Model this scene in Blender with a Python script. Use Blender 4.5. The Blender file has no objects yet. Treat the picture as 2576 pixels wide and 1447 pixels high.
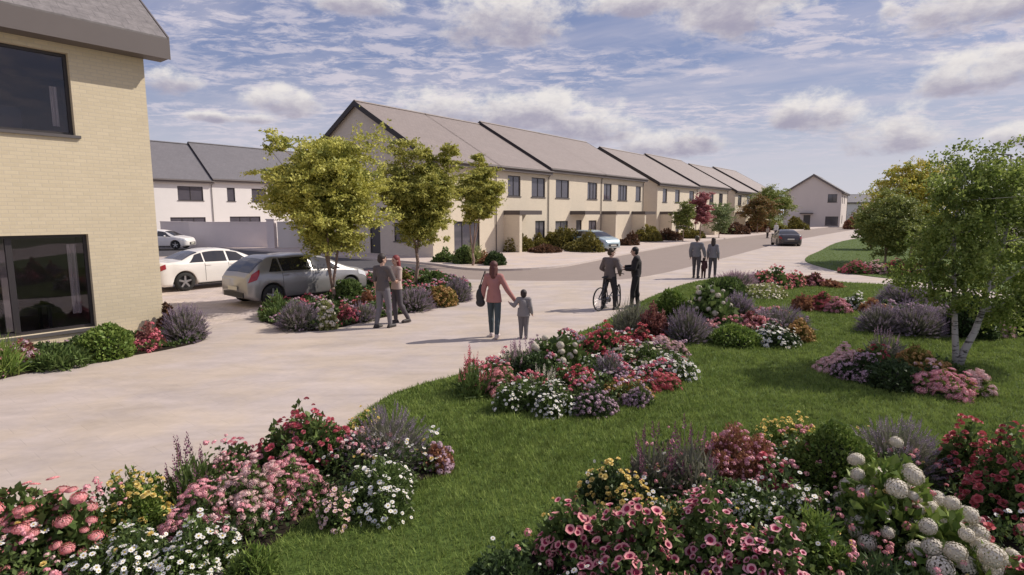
import bpy, bmesh, math, random
import numpy as np
from mathutils import Vector, Matrix, noise as mnoise
R=math.radians
SC=bpy.context.scene
COL=SC.collection
# ------------------------------------------------------------------ camera
CAM_H=2.7; PITCH=R(7.43); FPX=1426.0; W2,H2=1288.0,723.5
cd=bpy.data.cameras.new('camera'); cam=bpy.data.objects.new('camera',cd); COL.objects.link(cam)
cam.location=(0,0,CAM_H); cam.rotation_euler=(R(90)-PITCH,0,0)
cd.sensor_width=36; cd.lens=36*FPX/2576; cd.clip_end=3000; cd.clip_start=0.05
SC.camera=cam
# ------------------------------------------------------------------ light
SUN_AZ=R(73); SUN_EL=R(42)
sl=bpy.data.lights.new('sun','SUN'); so=bpy.data.objects.new('sun',sl); COL.objects.link(so)
sl.energy=4.6; sl.angle=R(0.6); sl.color=(1,0.915,0.81)
sd=Vector((math.sin(SUN_AZ)*math.cos(SUN_EL),math.cos(SUN_AZ)*math.cos(SUN_EL),math.sin(SUN_EL)))
so.rotation_euler=sd.to_track_quat('Z','Y').to_euler(); so.location=(30,10,30)
SC.view_settings.view_transform='Standard'; SC.view_settings.look='None'
SC.view_settings.exposure=0.0; SC.view_settings.gamma=1

def ray(x,y):
    cx=(x-W2)/FPX; cy=(H2-y)/FPX
    return np.array([cx, math.cos(PITCH)+cy*math.sin(PITCH), -math.sin(PITCH)+cy*math.cos(PITCH)])
def P(x,y,z=0.0):
    r=ray(x,y); t=(z-CAM_H)/r[2]; p=np.array([0,0,CAM_H])+t*r
    return Vector((p[0],p[1],z))
def azel(x,y):
    r=ray(x,y); r=r/np.linalg.norm(r)
    return math.atan2(r[0],r[1]), math.asin(r[2])

# ------------------------------------------------------------------ node helpers
class NT:
    def __init__(s,tree): s.t=tree; s.n=tree.nodes; s.l=tree.links
    def new(s,ty,**kw):
        n=s.n.new(ty)
        for k,v in kw.items(): setattr(n,k,v)
        return n
    def put(s,sock,v):
        if isinstance(v,bpy.types.NodeSocket): s.l.new(v,sock)
        else: sock.default_value=v
    def m(s,op,a,b=0.0,c=None,clamp=False):
        n=s.n.new('ShaderNodeMath'); n.operation=op; n.use_clamp=clamp
        s.put(n.inputs[0],a); s.put(n.inputs[1],b)
        if c is not None: s.put(n.inputs[2],c)
        return n.outputs[0]
    def mix(s,f,a,b,blend='MIX'):
        n=s.n.new('ShaderNodeMix'); n.data_type='RGBA'; n.blend_type=blend
        s.put(n.inputs[0],f)
        s.put(n.inputs[6],tuple(a)+(1,) if isinstance(a,(tuple,list)) and len(a)==3 else a)
        s.put(n.inputs[7],tuple(b)+(1,) if isinstance(b,(tuple,list)) and len(b)==3 else b)
        return n.outputs[2]
    def noise(s,vec,scale,detail=3,rough=.5,dist=0.0):
        n=s.n.new('ShaderNodeTexNoise'); 
        if vec is not None: s.l.new(vec,n.inputs['Vector'])
        n.inputs['Scale'].default_value=scale; n.inputs['Detail'].default_value=detail
        n.inputs['Roughness'].default_value=rough; n.inputs['Distortion'].default_value=dist
        return n.outputs['Fac']
    def ramp(s,v,lo,hi,a=0.0,b=1.0,smooth=True):
        n=s.n.new('ShaderNodeMapRange'); n.interpolation_type='SMOOTHSTEP' if smooth else 'LINEAR'
        s.put(n.inputs[0],v)
        for i,q in zip((1,2,3,4),(lo,hi,a,b)): n.inputs[i].default_value=q
        return n.outputs[0]
    def comb(s,x,y,z):
        n=s.n.new('ShaderNodeCombineXYZ')
        for i,q in enumerate((x,y,z)): s.put(n.inputs[i],q)
        return n.outputs[0]

# ------------------------------------------------------------------ world
wd=bpy.data.worlds.new('World'); SC.world=wd; wd.use_nodes=True
T=NT(wd.node_tree); T.n.clear()
sky=T.new('ShaderNodeTexSky',sky_type='NISHITA'); sky.sun_disc=False
sky.sun_elevation=SUN_EL; sky.sun_rotation=SUN_AZ; sky.air_density=1.0; sky.dust_density=1.2; sky.ozone_density=1.5
tc=T.new('ShaderNodeTexCoord'); sep=T.new('ShaderNodeSeparateXYZ'); T.l.new(tc.outputs['Generated'],sep.inputs[0])
X,Y,Z=sep.outputs
az=T.m('ARCTAN2',X,Y); el=T.m('ARCSINE',Z)
zz=T.m('ADD',T.m('MAXIMUM',Z,0.0),0.07)
px=T.m('DIVIDE',X,zz); py=T.m('DIVIDE',Y,zz)
ca,sa=math.cos(R(38)),math.sin(R(38))
# high thin cloud: streaks + mackerel pattern on a flat layer
q1=T.comb(T.m('ADD',T.m('MULTIPLY',px,ca*.28),T.m('MULTIPLY',py,-sa*.28)),T.m('ADD',T.m('MULTIPLY',px,sa*1.1),T.m('MULTIPLY',py,ca*1.1)),0.0)
streak=T.noise(q1,1.0,6,.60,.15)
q2=T.comb(T.m('MULTIPLY',px,1.0),T.m('MULTIPLY',py,1.35),3.7)
mack=T.noise(q2,4.6,6,.70,.35)
big=T.noise(q2,.75,3,.5,.4)
thin=T.m('ADD',T.m('MULTIPLY',T.ramp(streak,.40,.66),.55),T.m('MULTIPLY',T.m('MULTIPLY',T.ramp(mack,.43,.62),T.ramp(big,.32,.54)),.80),clamp=True)
thin=T.m('MULTIPLY',thin,T.ramp(el,0.0,0.16))
milk=T.ramp(el,.26,0.0,0.0,.78)
basec=T.mix(.62,sky.outputs['Color'],(3.3,3.9,6.9))
c0=T.mix(milk,basec,(8.9,8.7,9.3))
c1=T.mix(T.m('MULTIPLY',thin,.9),c0,(8.6,8.0,8.9))
# cumulus: (x,y,halfwidth,halfheight) in photo pixels -> directions on the sky
cum=[(1180,285,130,42),(1330,290,110,40),(1470,312,95,38),(1540,335,80,34),(1700,355,95,34),(1650,375,90,22),
     (700,262,75,32),(640,300,45,12),(530,297,45,11),(420,205,70,28),
     (1260,55,125,80),(900,15,80,30),(1830,40,130,85),(1700,5,180,30),(2240,30,26,24),(2440,20,190,65),
     (2510,180,170,52),(2420,215,100,26),(2110,293,78,42),(1995,292,50,30),(2230,330,95,48),(2250,362,85,28),(2575,345,70,28)]
g3=T.comb(T.m('MULTIPLY',az,1.0),T.m('MULTIPLY',el,1.7),1.3)
n1=T.noise(g3,10,8,.62,.15); n2=T.noise(g3,30,6,.65,.1)
nn=T.m('ADD',T.m('MULTIPLY',T.m('SUBTRACT',n1,.5),4.2),T.m('MULTIPLY',T.m('SUBTRACT',n2,.5),1.7))
fld=None; hsum=None
for (cx,cy,hw,hh) in cum:
    a0,e0=azel(cx,cy); a1,_=azel(cx+hw,cy); _,e1=azel(cx,cy-hh)
    ra=abs(a1-a0)*1.45; re=abs(e1-e0)*1.65
    da=T.m('MULTIPLY',T.m('SUBTRACT',az,a0),1/ra); de=T.m('MULTIPLY',T.m('SUBTRACT',el,e0),1/re)
    # flatter base
    de2=T.m('MULTIPLY',de,T.ramp(de,-.4,.1,1.5,1.0))
    b=T.m('SUBTRACT',1.0,T.m('ADD',T.m('MULTIPLY',da,da),T.m('MULTIPLY',de2,de2)))
    wgt=T.m('POWER',T.m('MAXIMUM',T.m('ADD',b,1.6),0.0),4.0)
    if fld is None: fld=b; hs=T.m('MULTIPLY',wgt,de); ws=wgt
    else:
        hs=T.m('ADD',hs,T.m('MULTIPLY',wgt,de)); ws=T.m('ADD',ws,wgt)
        sm_=T.new('ShaderNodeMath',operation='SMOOTH_MAX'); T.put(sm_.inputs[0],fld); T.put(sm_.inputs[1],b); sm_.inputs[2].default_value=.5; fld=sm_.outputs[0]
hsum=T.m('DIVIDE',hs,T.m('ADD',ws,.02))
dens=T.m('ADD',fld,nn)
alpha=T.ramp(dens,-.25,1.0)
lit=T.ramp(T.m('ADD',T.m('ADD',T.m('MULTIPLY',hsum,.85),T.m('MULTIPLY',dens,-.42)),T.m('MULTIPLY',T.m('SUBTRACT',n2,.5),1.6)),-.85,.30)
cc=T.mix(lit,(4.9,4.6,5.8),(11.0,10.4,10.0))
c2=T.mix(T.m('MULTIPLY',alpha,.93),c1,cc)
bg=T.new('ShaderNodeBackground'); T.l.new(c2,bg.inputs[0]); bg.inputs[1].default_value=0.078
wo=T.new('ShaderNodeOutputWorld'); T.l.new(bg.outputs[0],wo.inputs[0])

# ------------------------------------------------------------------ materials
MATS={}
def base_mat(name):
    m=bpy.data.materials.new(name); m.use_nodes=True
    t=NT(m.node_tree); b=[n for n in t.n if n.type=='BSDF_PRINCIPLED'][0]
    MATS[name]=m
    return m,t,b
def mat(name,col,rough=.7,var=.12,scale=6.0,metal=0.0,bump=0.0,bscale=60.0,coat=0.0,spec=.5,emit=None):
    if name in MATS: return MATS[name]
    m,t,b=base_mat(name)
    tcn=t.new('ShaderNodeTexCoord')
    n=t.noise(tcn.outputs['Object'],scale,4,.6)
    c=t.mix(n,tuple(x*(1-var) for x in col),tuple(min(1,x*(1+var)) for x in col))
    t.l.new(c,b.inputs['Base Color']); b.inputs['Roughness'].default_value=rough
    b.inputs['Metallic'].default_value=metal; b.inputs['Specular IOR Level'].default_value=spec
    if coat: b.inputs['Coat Weight'].default_value=coat; b.inputs['Coat Roughness'].default_value=.05
    if bump:
        bn=t.new('ShaderNodeBump'); bn.inputs['Strength'].default_value=bump; bn.inputs['Distance'].default_value=.01
        t.l.new(t.noise(tcn.outputs['Object'],bscale,3,.6),bn.inputs['Height']); t.l.new(bn.outputs[0],b.inputs['Normal'])
    return m
def leaf_mat(name,c1,c2,c3=None,rough=.55,trans=.25):
    if name in MATS: return MATS[name]
    m,t,b=base_mat(name)
    geo=t.new('ShaderNodeNewGeometry'); rnd=geo.outputs['Random Per Island']
    oi=t.new('ShaderNodeObjectInfo')
    c=t.mix(rnd,c1,c2)
    if c3 is not None:
        tcn=t.new('ShaderNodeTexCoord'); n=t.noise(tcn.outputs['Object'],2.2,3,.6)
        c=t.mix(t.ramp(n,.48,.66),c,c3)
    f=t.m('MULTIPLY_ADD',oi.outputs['Random'],.24,.88)
    mm=t.new('ShaderNodeVectorMath',operation='SCALE'); t.l.new(c,mm.inputs[0]); t.l.new(f,mm.inputs['Scale'])
    t.l.new(mm.outputs[0],b.inputs['Base Color']); b.inputs['Roughness'].default_value=rough
    b.inputs['Specular IOR Level'].default_value=.3
    tr=t.new('ShaderNodeBsdfTranslucent'); t.l.new(mm.outputs[0],tr.inputs[0])
    mx=t.new('ShaderNodeMixShader'); mx.inputs[0].default_value=trans
    out=[n for n in t.n if n.type=='OUTPUT_MATERIAL'][0]
    t.l.new(b.outputs[0],mx.inputs[1]); t.l.new(tr.outputs[0],mx.inputs[2]); t.l.new(mx.outputs[0],out.inputs[0])
    return m
def brick_mat(name,c1,c2,mortar,bw=.225,bh=.075,mort=.010,rough=.85,bump=.35):
    m,t,b=base_mat(name)
    tcn=t.new('ShaderNodeTexCoord'); s=t.new('ShaderNodeSeparateXYZ'); t.l.new(tcn.outputs['Object'],s.inputs[0])
    v=t.comb(t.m('ADD',s.outputs[0],s.outputs[1]),s.outputs[2],0.0)
    br=t.new('ShaderNodeTexBrick'); t.l.new(v,br.inputs['Vector'])
    br.inputs['Color1'].default_value=c1+(1,); br.inputs['Color2'].default_value=c2+(1,); br.inputs['Mortar'].default_value=mortar+(1,)
    br.inputs['Scale'].default_value=1; br.inputs['Mortar Size'].default_value=mort; br.inputs['Brick Width'].default_value=bw; br.inputs['Row Height'].default_value=bh
    br.inputs['Mortar Smooth'].default_value=.3; br.inputs['Bias'].default_value=-.1
    n=t.noise(tcn.outputs['Object'],1.1,4,.6); n2=t.noise(tcn.outputs['Object'],14,3,.6)
    f=t.m('ADD',t.m('MULTIPLY',n,.16),t.m('ADD',t.m('MULTIPLY',n2,.14),.85))
    mm=t.new('ShaderNodeVectorMath',operation='SCALE'); t.l.new(br.outputs['Color'],mm.inputs[0]); t.l.new(f,mm.inputs['Scale'])
    t.l.new(mm.outputs[0],b.inputs['Base Color']); b.inputs['Roughness'].default_value=rough
    bn=t.new('ShaderNodeBump'); bn.inputs['Strength'].default_value=bump; bn.inputs['Distance'].default_value=.006
    t.l.new(t.m('ADD',t.m('MULTIPLY',br.outputs['Fac'],-1.0),t.m('MULTIPLY',n2,.4)),bn.inputs['Height']); t.l.new(bn.outputs[0],b.inputs['Normal'])
    return m
def slate_mat(name,col,rough=.6,flat=False):
    m,t,b=base_mat(name)
    tcn=t.new('ShaderNodeTexCoord'); s=t.new('ShaderNodeSeparateXYZ'); t.l.new(tcn.outputs['Object'],s.inputs[0])
    v=t.comb(s.outputs[0],t.m('MULTIPLY',s.outputs[1],1.15),0.0)
    br=t.new('ShaderNodeTexBrick'); t.l.new(v,br.inputs['Vector'])
    a=tuple(x*(.95 if flat else .94) for x in col); c=tuple(x*(1.04 if flat else 1.05) for x in col)
    br.inputs['Color1'].default_value=a+(1,); br.inputs['Color2'].default_value=c+(1,); br.inputs['Mortar'].default_value=tuple(x*(.78 if flat else .80) for x in col)+(1,)
    br.inputs['Scale'].default_value=1; br.inputs['Mortar Size'].default_value=.010; br.inputs['Brick Width'].default_value=.3; br.inputs['Row Height'].default_value=.24
    n=t.noise(tcn.outputs['Object'],7 if flat else .9,6,.75)
    mm=t.new('ShaderNodeVectorMath',operation='SCALE'); t.l.new(br.outputs['Color'],mm.inputs[0]); t.l.new(t.m('MULTIPLY_ADD',n,1.5 if flat else .3,.25 if flat else .85),mm.inputs['Scale'])
    t.l.new(mm.outputs[0],b.inputs['Base Color']); b.inputs['Roughness'].default_value=rough
    bn=t.new('ShaderNodeBump'); bn.inputs['Strength'].default_value=.4; bn.inputs['Distance'].default_value=.012
    t.l.new(t.m('MULTIPLY',br.outputs['Fac'],-1.0),bn.inputs['Height']); t.l.new(bn.outputs[0],b.inputs['Normal'])
    return m
def paving_mat(name,c1,c2,mortar,bw,bh,mort,rot):
    m,t,b=base_mat(name)
    tcn=t.new('ShaderNodeTexCoord'); mp=t.new('ShaderNodeMapping'); mp.inputs['Rotation'].default_value=(0,0,rot)
    t.l.new(tcn.outputs['Object'],mp.inputs[0])
    br=t.new('ShaderNodeTexBrick'); t.l.new(mp.outputs[0],br.inputs['Vector'])
    br.inputs['Color1'].default_value=c1+(1,); br.inputs['Color2'].default_value=c2+(1,); br.inputs['Mortar'].default_value=mortar+(1,)
    br.inputs['Scale'].default_value=1; br.inputs['Mortar Size'].default_value=mort; br.inputs['Brick Width'].default_value=bw; br.inputs['Row Height'].default_value=bh; br.inputs['Mortar Smooth'].default_value=.4
    mp2=t.new('ShaderNodeMapping'); mp2.inputs['Scale'].default_value=(.5,1.6,1); mp2.inputs['Rotation'].default_value=(0,0,rot+.5); t.l.new(tcn.outputs['Object'],mp2.inputs[0])
    n=t.noise(mp2.outputs[0],1.1,7,.68,.6); n2=t.noise(tcn.outputs['Object'],9,4,.6); n3=t.noise(tcn.outputs['Object'],.35,3,.5)
    f=t.m('ADD',t.m('MULTIPLY',n,.80),t.m('ADD',t.m('MULTIPLY',n2,.18),t.m('MULTIPLY_ADD',n3,.26,.38)))
    mm=t.new('ShaderNodeVectorMath',operation='SCALE'); t.l.new(br.outputs['Color'],mm.inputs[0]); t.l.new(f,mm.inputs['Scale'])
    tint=t.mix(t.ramp(t.noise(tcn.outputs['Object'],.8,4,.6),.35,.65),(1.03,1.0,.93),(.99,.99,1.03)); mv=t.mix(1.0,mm.outputs[0],tint,'MULTIPLY'); t.l.new(mv,b.inputs['Base Color']); b.inputs['Roughness'].default_value=.8
    bn=t.new('ShaderNodeBump'); bn.inputs['Strength'].default_value=.25; bn.inputs['Distance'].default_value=.004
    t.l.new(t.m('ADD',t.m('MULTIPLY',br.outputs['Fac'],-1.0),n2),bn.inputs['Height']); t.l.new(bn.outputs[0],b.inputs['Normal'])
    return m
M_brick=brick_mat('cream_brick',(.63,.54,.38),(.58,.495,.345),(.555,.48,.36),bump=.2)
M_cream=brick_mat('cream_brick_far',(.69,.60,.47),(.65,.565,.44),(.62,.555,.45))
M_white=mat('white_render',(.72,.69,.67),.85,.05,1.2,bump=.1,bscale=80)
M_grey=mat('grey_render',(.74,.665,.65),.85,.08,1.2,bump=.1)
M_gable=brick_mat('cream_brick_shade_tint',(.62,.545,.47),(.58,.51,.435),(.58,.52,.45))  # facade cream dulled for the gable ends: their shade is put into the colour
M_far=mat('pale_grey_render',(.60,.54,.50),.85,.06,.6)
M_redb=brick_mat('red_brick',(.36,.17,.13),(.30,.13,.10),(.38,.32,.28))
M_slate=slate_mat('pale_slate',(.265,.218,.198))
M_slate2=slate_mat('dark_slate',(.155,.145,.155))
M_slate3=slate_mat('mid_slate',(.20,.18,.175),flat=True)
M_frame=mat('dark_frame',(.035,.03,.032),.45,.1)
M_verge=mat('dark_verge',(.028,.022,.024),.6,.1)
M_fascia=mat('grey_fascia',(.125,.105,.10),.6,.08,2)
M_sill=mat('sill_grey',(.10,.09,.09),.6,.1)
M_glass=mat('dark_glass',(.085,.08,.10),.06,.25,1.5,spec=.9)
M_canopy=mat('canopy_grey',(.085,.068,.065),.6,.1)
M_door=mat('door_dark',(.05,.045,.05),.4,.1)
M_int=mat('room_wall',(.36,.33,.32),.9,.1)
M_intw=mat('white_curtain',(.72,.68,.66),.9,.05)
M_tar=mat('tarmac',(.27,.215,.185),.9,.10,1.2,bump=.4,bscale=120)
M_tar2=mat('dark_tarmac',(.075,.07,.075),.9,.15,.8,bump=.3,bscale=120)
M_pave=paving_mat('plaza_paving',(.465,.397,.352),(.445,.38,.337),(.42,.36,.32),.6,.3,.006,R(-52))
M_block=paving_mat('drive_block_paving',(.54,.465,.43),(.42,.36,.335),(.34,.29,.27),.2,.1,.006,R(-20))
M_foot=paving_mat('footway_paving',(.54,.455,.405),(.51,.43,.385),(.43,.36,.32),.6,.4,.008,R(-52))
M_kerb=mat('kerb_stone',(.55,.48,.44),.8,.08)
M_soil=mat('dark_soil',(.024,.019,.014),.95,.4,12,bump=.8,bscale=30,spec=.1)
def lawn_mat():
    m,t,b=base_mat('lawn_grass')
    tcn=t.new('ShaderNodeTexCoord')
    n=t.noise(tcn.outputs['Object'],1.6,5,.65); n2=t.noise(tcn.outputs['Object'],26,4,.7)
    c=t.mix(n,(.065,.105,.02),(.10,.15,.03)); c=t.mix(t.ramp(n2,.3,.7),t.mix(.5,c,(.035,.055,.012)),c)
    t.l.new(c,b.inputs['Base Color']); b.inputs['Roughness'].default_value=.8; b.inputs['Specular IOR Level'].default_value=.2
    return m
M_lawn=lawn_mat()
def blade_mat():
    m,t,b=base_mat('grass_blade')
    tcn=t.new('ShaderNodeTexCoord'); geo=t.new('ShaderNodeNewGeometry')
    n=t.noise(tcn.outputs['Object'],1.3,4,.65)
    n2=t.noise(tcn.outputs['Object'],7,3,.6)
    c=t.mix(t.ramp(n,.35,.65),(.17,.25,.05),(.30,.39,.10)); c=t.mix(t.m('MULTIPLY',t.ramp(n2,.42,.66),.8),c,(.07,.11,.022))
    c=t.mix(t.m('MULTIPLY',geo.outputs['Random Per Island'],.5),c,(.27,.30,.09))
    t.l.new(c,b.inputs['Base Color']); b.inputs['Roughness'].default_value=.65; b.inputs['Specular IOR Level'].default_value=.25
    tr=t.new('ShaderNodeBsdfTranslucent'); t.l.new(c,tr.inputs[0]); mx=t.new('ShaderNodeMixShader'); mx.inputs[0].default_value=.3
    out=[n_ for n_ in t.n if n_.type=='OUTPUT_MATERIAL'][0]
    t.l.new(b.outputs[0],mx.inputs[1]); t.l.new(tr.outputs[0],mx.inputs[2]); t.l.new(mx.outputs[0],out.inputs[0])
    return m
M_blade=blade_mat()

# ------------------------------------------------------------------ object helpers
def tag(o,label=None,cat=None,group=None,kind=None):
    if label: o['label']=label
    if cat: o['category']=cat
    if group: o['group']=group
    if kind: o['kind']=kind
    return o
def empty(name,loc=(0,0,0),rz=0,label=None,cat=None,group=None):
    o=bpy.data.objects.new(name,None); COL.objects.link(o); o.location=loc; o.rotation_euler=(0,0,rz); o.empty_display_size=.2
    return tag(o,label,cat,group)
def link(name,me,m,parent=None,smooth=False):
    if m is not None:
        ms=m if isinstance(m,(list,tuple)) else [m]
        if len(me.materials)==0:
            for q in ms: me.materials.append(q)
    if smooth: me.polygons.foreach_set('use_smooth',[True]*len(me.polygons))
    o=bpy.data.objects.new(name,me); COL.objects.link(o)
    if parent is not None: o.parent=parent
    return o
class MB:
    """collects simple solids; build() links them as ONE mesh"""
    def __init__(s): s.v=[]; s.f=[]; s.mi=[]
    def add(s,vs,fs,mi=0):
        b=len(s.v); s.v+= [tuple(q) for q in vs]; s.f+=[tuple(b+i for i in f) for f in fs]; s.mi+=[mi]*len(fs)
    def box(s,x0,x1,y0,y1,z0,z1,mi=0):
        vs=[(x,y,z) for z in (z0,z1) for y in (y0,y1) for x in (x0,x1)]
        s.add(vs,[(0,2,3,1),(4,5,7,6),(0,1,5,4),(2,6,7,3),(0,4,6,2),(1,3,7,5)],mi)
    def prism(s,pts,z0,z1,mi=0):
        n=len(pts); vs=[(p[0],p[1],z0) for p in pts]+[(p[0],p[1],z1) for p in pts]
        s.add(vs,[tuple(range(n-1,-1,-1)),tuple(range(n,2*n))]+[(i,(i+1)%n,n+(i+1)%n,n+i) for i in range(n)],mi)
    def poly_x(s,pts,x0,x1,mi=0):  # profile in (y,z) extruded along x
        n=len(pts); vs=[(x0,p[0],p[1]) for p in pts]+[(x1,p[0],p[1]) for p in pts]
        s.add(vs,[tuple(range(n)),tuple(range(2*n-1,n-1,-1))]+[(i,n+i,n+(i+1)%n,(i+1)%n) for i in range(n)],mi)
    def tube(s,pts,rad,k=6,mi=0,cap=True):
        pts=[Vector(p) for p in pts]; rad=rad if isinstance(rad,(list,tuple)) else [rad]*len(pts)
        rings=[]; up=Vector((0,0,1))
        for i,p in enumerate(pts):
            d=(pts[min(i+1,len(pts)-1)]-pts[max(i-1,0)]); d=d.normalized() if d.length>1e-9 else up
            a=d.cross(Vector((1,0,0)) if abs(d.x)<.8 else Vector((0,1,0))).normalized(); b=d.cross(a)
            rings.append([p+(a*math.cos(t*2*math.pi/k)+b*math.sin(t*2*math.pi/k))*rad[i] for t in range(k)])
        vs=[v for r in rings for v in r]; fs=[]
        for i in range(len(rings)-1):
            for t in range(k): fs.append((i*k+t,i*k+(t+1)%k,(i+1)*k+(t+1)%k,(i+1)*k+t))
        if cap: fs+= [tuple(range(k-1,-1,-1)),tuple(range((len(rings)-1)*k,len(rings)*k))]
        s.add(vs,fs,mi)
    def lathe(s,prof,k=20,axis='z',c=(0,0,0),mi=0,closed=False):
        vs=[];n=len(prof)
        for t in range(k):
            a=2*math.pi*t/k
            for r,h in prof:
                if axis=='z': vs.append((c[0]+r*math.cos(a),c[1]+r*math.sin(a),c[2]+h))
                else: vs.append((c[0]+r*math.cos(a),c[1]+h,c[2]+r*math.sin(a)))
        fs=[]
        for t in range(k):
            for i in range(n if closed else n-1):
                j=(i+1)%n; fs.append((t*n+i,((t+1)%k)*n+i,((t+1)%k)*n+j,t*n+j))
        s.add(vs,fs,mi)
    def ball(s,c,r,k=10,mi=0,sq=(1,1,1)):
        vs=[];fs=[];h=max(4,k//2+1)
        for i in range(h+1):
            ph=math.pi*i/h
            for t in range(k):
                a=2*math.pi*t/k
                vs.append((c[0]+r*sq[0]*math.sin(ph)*math.cos(a),c[1]+r*sq[1]*math.sin(ph)*math.sin(a),c[2]+r*sq[2]*math.cos(ph)))
        for i in range(h):
            for t in range(k): fs.append((i*k+t,(i+1)*k+t,(i+1)*k+(t+1)%k,i*k+(t+1)%k))
        s.add(vs,fs,mi)
    def xf(s,M):
        s.v=[tuple(M@Vector(v)) for v in s.v]; return s
    def mesh(s,name):
        me=bpy.data.meshes.new(name); me.from_pydata(s.v,[],s.f); me.update()
        if any(s.mi): me.polygons.foreach_set('material_index',s.mi)
        return me
    def build(s,name,m,parent=None,smooth=False): return link(name,s.mesh(name),m,parent,smooth)

def npmesh(name,V,F,mi=None):
    """V (n,3), F (m,k) uniform faces -> mesh, fast"""
    V=np.ascontiguousarray(V,dtype=np.float32); F=np.ascontiguousarray(F,dtype=np.int32)
    me=bpy.data.meshes.new(name); me.vertices.add(len(V)); me.vertices.foreach_set('co',V.ravel())
    k=F.shape[1]; me.loops.add(F.size); me.loops.foreach_set('vertex_index',F.ravel())
    me.polygons.add(len(F)); me.polygons.foreach_set('loop_start',np.arange(0,F.size,k,dtype=np.int32))
    if mi is not None: me.polygons.foreach_set('material_index',np.ascontiguousarray(mi,dtype=np.int32))
    me.update(calc_edges=True); me.validate()
    return me

# local frame of the street: x along the street, y = away from the street (behind the facades)
AZ=R(37.7); U=Vector((math.sin(AZ),math.cos(AZ),0)); N=Vector((math.cos(AZ),-math.sin(AZ),0))
A0=P(1090,648)
RZ=math.pi/2-AZ
def SM(s,m,z=0.0):
    p=A0+U*s+N*m; return Vector((p.x,p.y,z))

# ------------------------------------------------------------------ ground
g=MB(); g.add([(-900,-200,-.13),(900,-200,-.13),(900,1500,-.13),(-900,1500,-.13)],[(0,1,2,3)])
tag(g.build('ground',mat('field',(.10,.12,.05),.95,.3,.05)),kind='structure')
rd=MB(); pts=[SM(-16,3),SM(-16,20),SM(130,20),SM(130,-12),SM(-3,-30),SM(-16,-60),SM(-40,-60),SM(-22,-8)]
rd.add([(p.x,p.y,-.10) for p in pts],[tuple(range(len(pts)))])
tag(rd.build('road',M_tar),kind='structure')
def slab(name,pts,z0,z1,m):
    b=MB(); b.prism([(p[0],p[1]) for p in pts],z0,z1); o=b.build(name,m); tag(o,kind='structure'); return o
def smooth_path(pts,n=6,closed=False):
    out=[];L=len(pts)
    for i in range(L if closed else L-1):
        p0=pts[(i-1)%L] if closed or i>0 else pts[i]; p1=pts[i]; p2=pts[(i+1)%L]; p3=pts[(i+2)%L] if closed or i+2<L else pts[(i+1)%L]
        for k in range(n):
            t=k/n
            out.append(tuple(.5*((2*p1[j])+(-p0[j]+p2[j])*t+(2*p0[j]-5*p1[j]+4*p2[j]-p3[j])*t*t+(-p0[j]+3*p1[j]-3*p2[j]+p3[j])*t**3) for j in (0,1)))
    if not closed: out.append(tuple(pts[-1][:2]))
    return out
# near paving (plaza + shared surface along the road)
edge=smooth_path([SM(-8.5,1.2),SM(-7.6,5),SM(-7.3,9.9),SM(-4.9,13.6),SM(-1.5,15.0),SM(10.5,14.4),SM(33,12.9),SM(60,12.3),SM(100,12.2),SM(128,13)],5)
near=[tuple(SM(-8.5,-14)[:2])]+edge+[tuple(SM(128,40)[:2]),tuple(SM(-10,60)[:2]),(30,-8),(-40,-8),(-40,10),tuple(SM(-22,-14)[:2])]
slab('plaza_pavement',near,-.128,0.0,M_pave)
# block paved parking bays between the house and the planted island
bay=[tuple(p[:2]) for p in (P(418,830),P(560,815),P(640,795),P(720,760),P(900,703),P(1015,686),SM(-8.6,1.4),SM(-8.6,-13.5),SM(-21.5,-13.5))]
b=MB(); b.add([(p[0],p[1],.004) for p in bay],[tuple(range(len(bay)))]); tag(b.build('parking_pavement',M_block),kind='structure')
# side road, darker asphalt, leading back between the gable and the wall
b=MB(); pp=[SM(-8.55,1.5),SM(-3.4,3.5),SM(-2.9,-1),SM(-2.9,-12),SM(-3.2,-30),SM(-9,-40),SM(-16,-40),SM(-8.9,-14)]
b.add([(p.x,p.y,-.094) for p in pp],[tuple(range(len(pp)))]); tag(b.build('side_road',M_tar2),kind='structure')
# far footway with its front gardens
far=smooth_path([SM(-2.9,-30),SM(-2.9,-11),SM(-2.8,-.1),SM(-3.0,3.2),SM(-3.7,5.9),SM(-3.0,8.1),SM(-.3,9.2),SM(4,8.8),SM(9.6,7.9),SM(20,6.6),SM(32.5,5.6),SM(64,5.2),SM(100,5.2),SM(112,5.0)],6)
slab('far_pavement',far+[tuple(SM(112,-40)[:2]),tuple(SM(-2,-40)[:2])],-.128,0.0,M_foot)
k=MB()
for i in range(len(far)-1):
    a=Vector(far[i]+(0,)); c=Vector(far[i+1]+(0,)); d=(c-a)
    if d.length<1e-4: continue
    nrm=Vector((d.y,-d.x,0)).normalized()*.13
    q=[a+nrm*.02,c+nrm*.02,c-nrm,a-nrm]
    k.add([(v.x,v.y,.006) for v in q],[(0,1,2,3)]); k.add([(q[0].x,q[0].y,.006),(q[1].x,q[1].y,.006),(q[1].x,q[1].y,-.10),(q[0].x,q[0].y,-.10)],[(0,1,2,3)])
tag(k.build('kerb',M_kerb),kind='structure')
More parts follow.
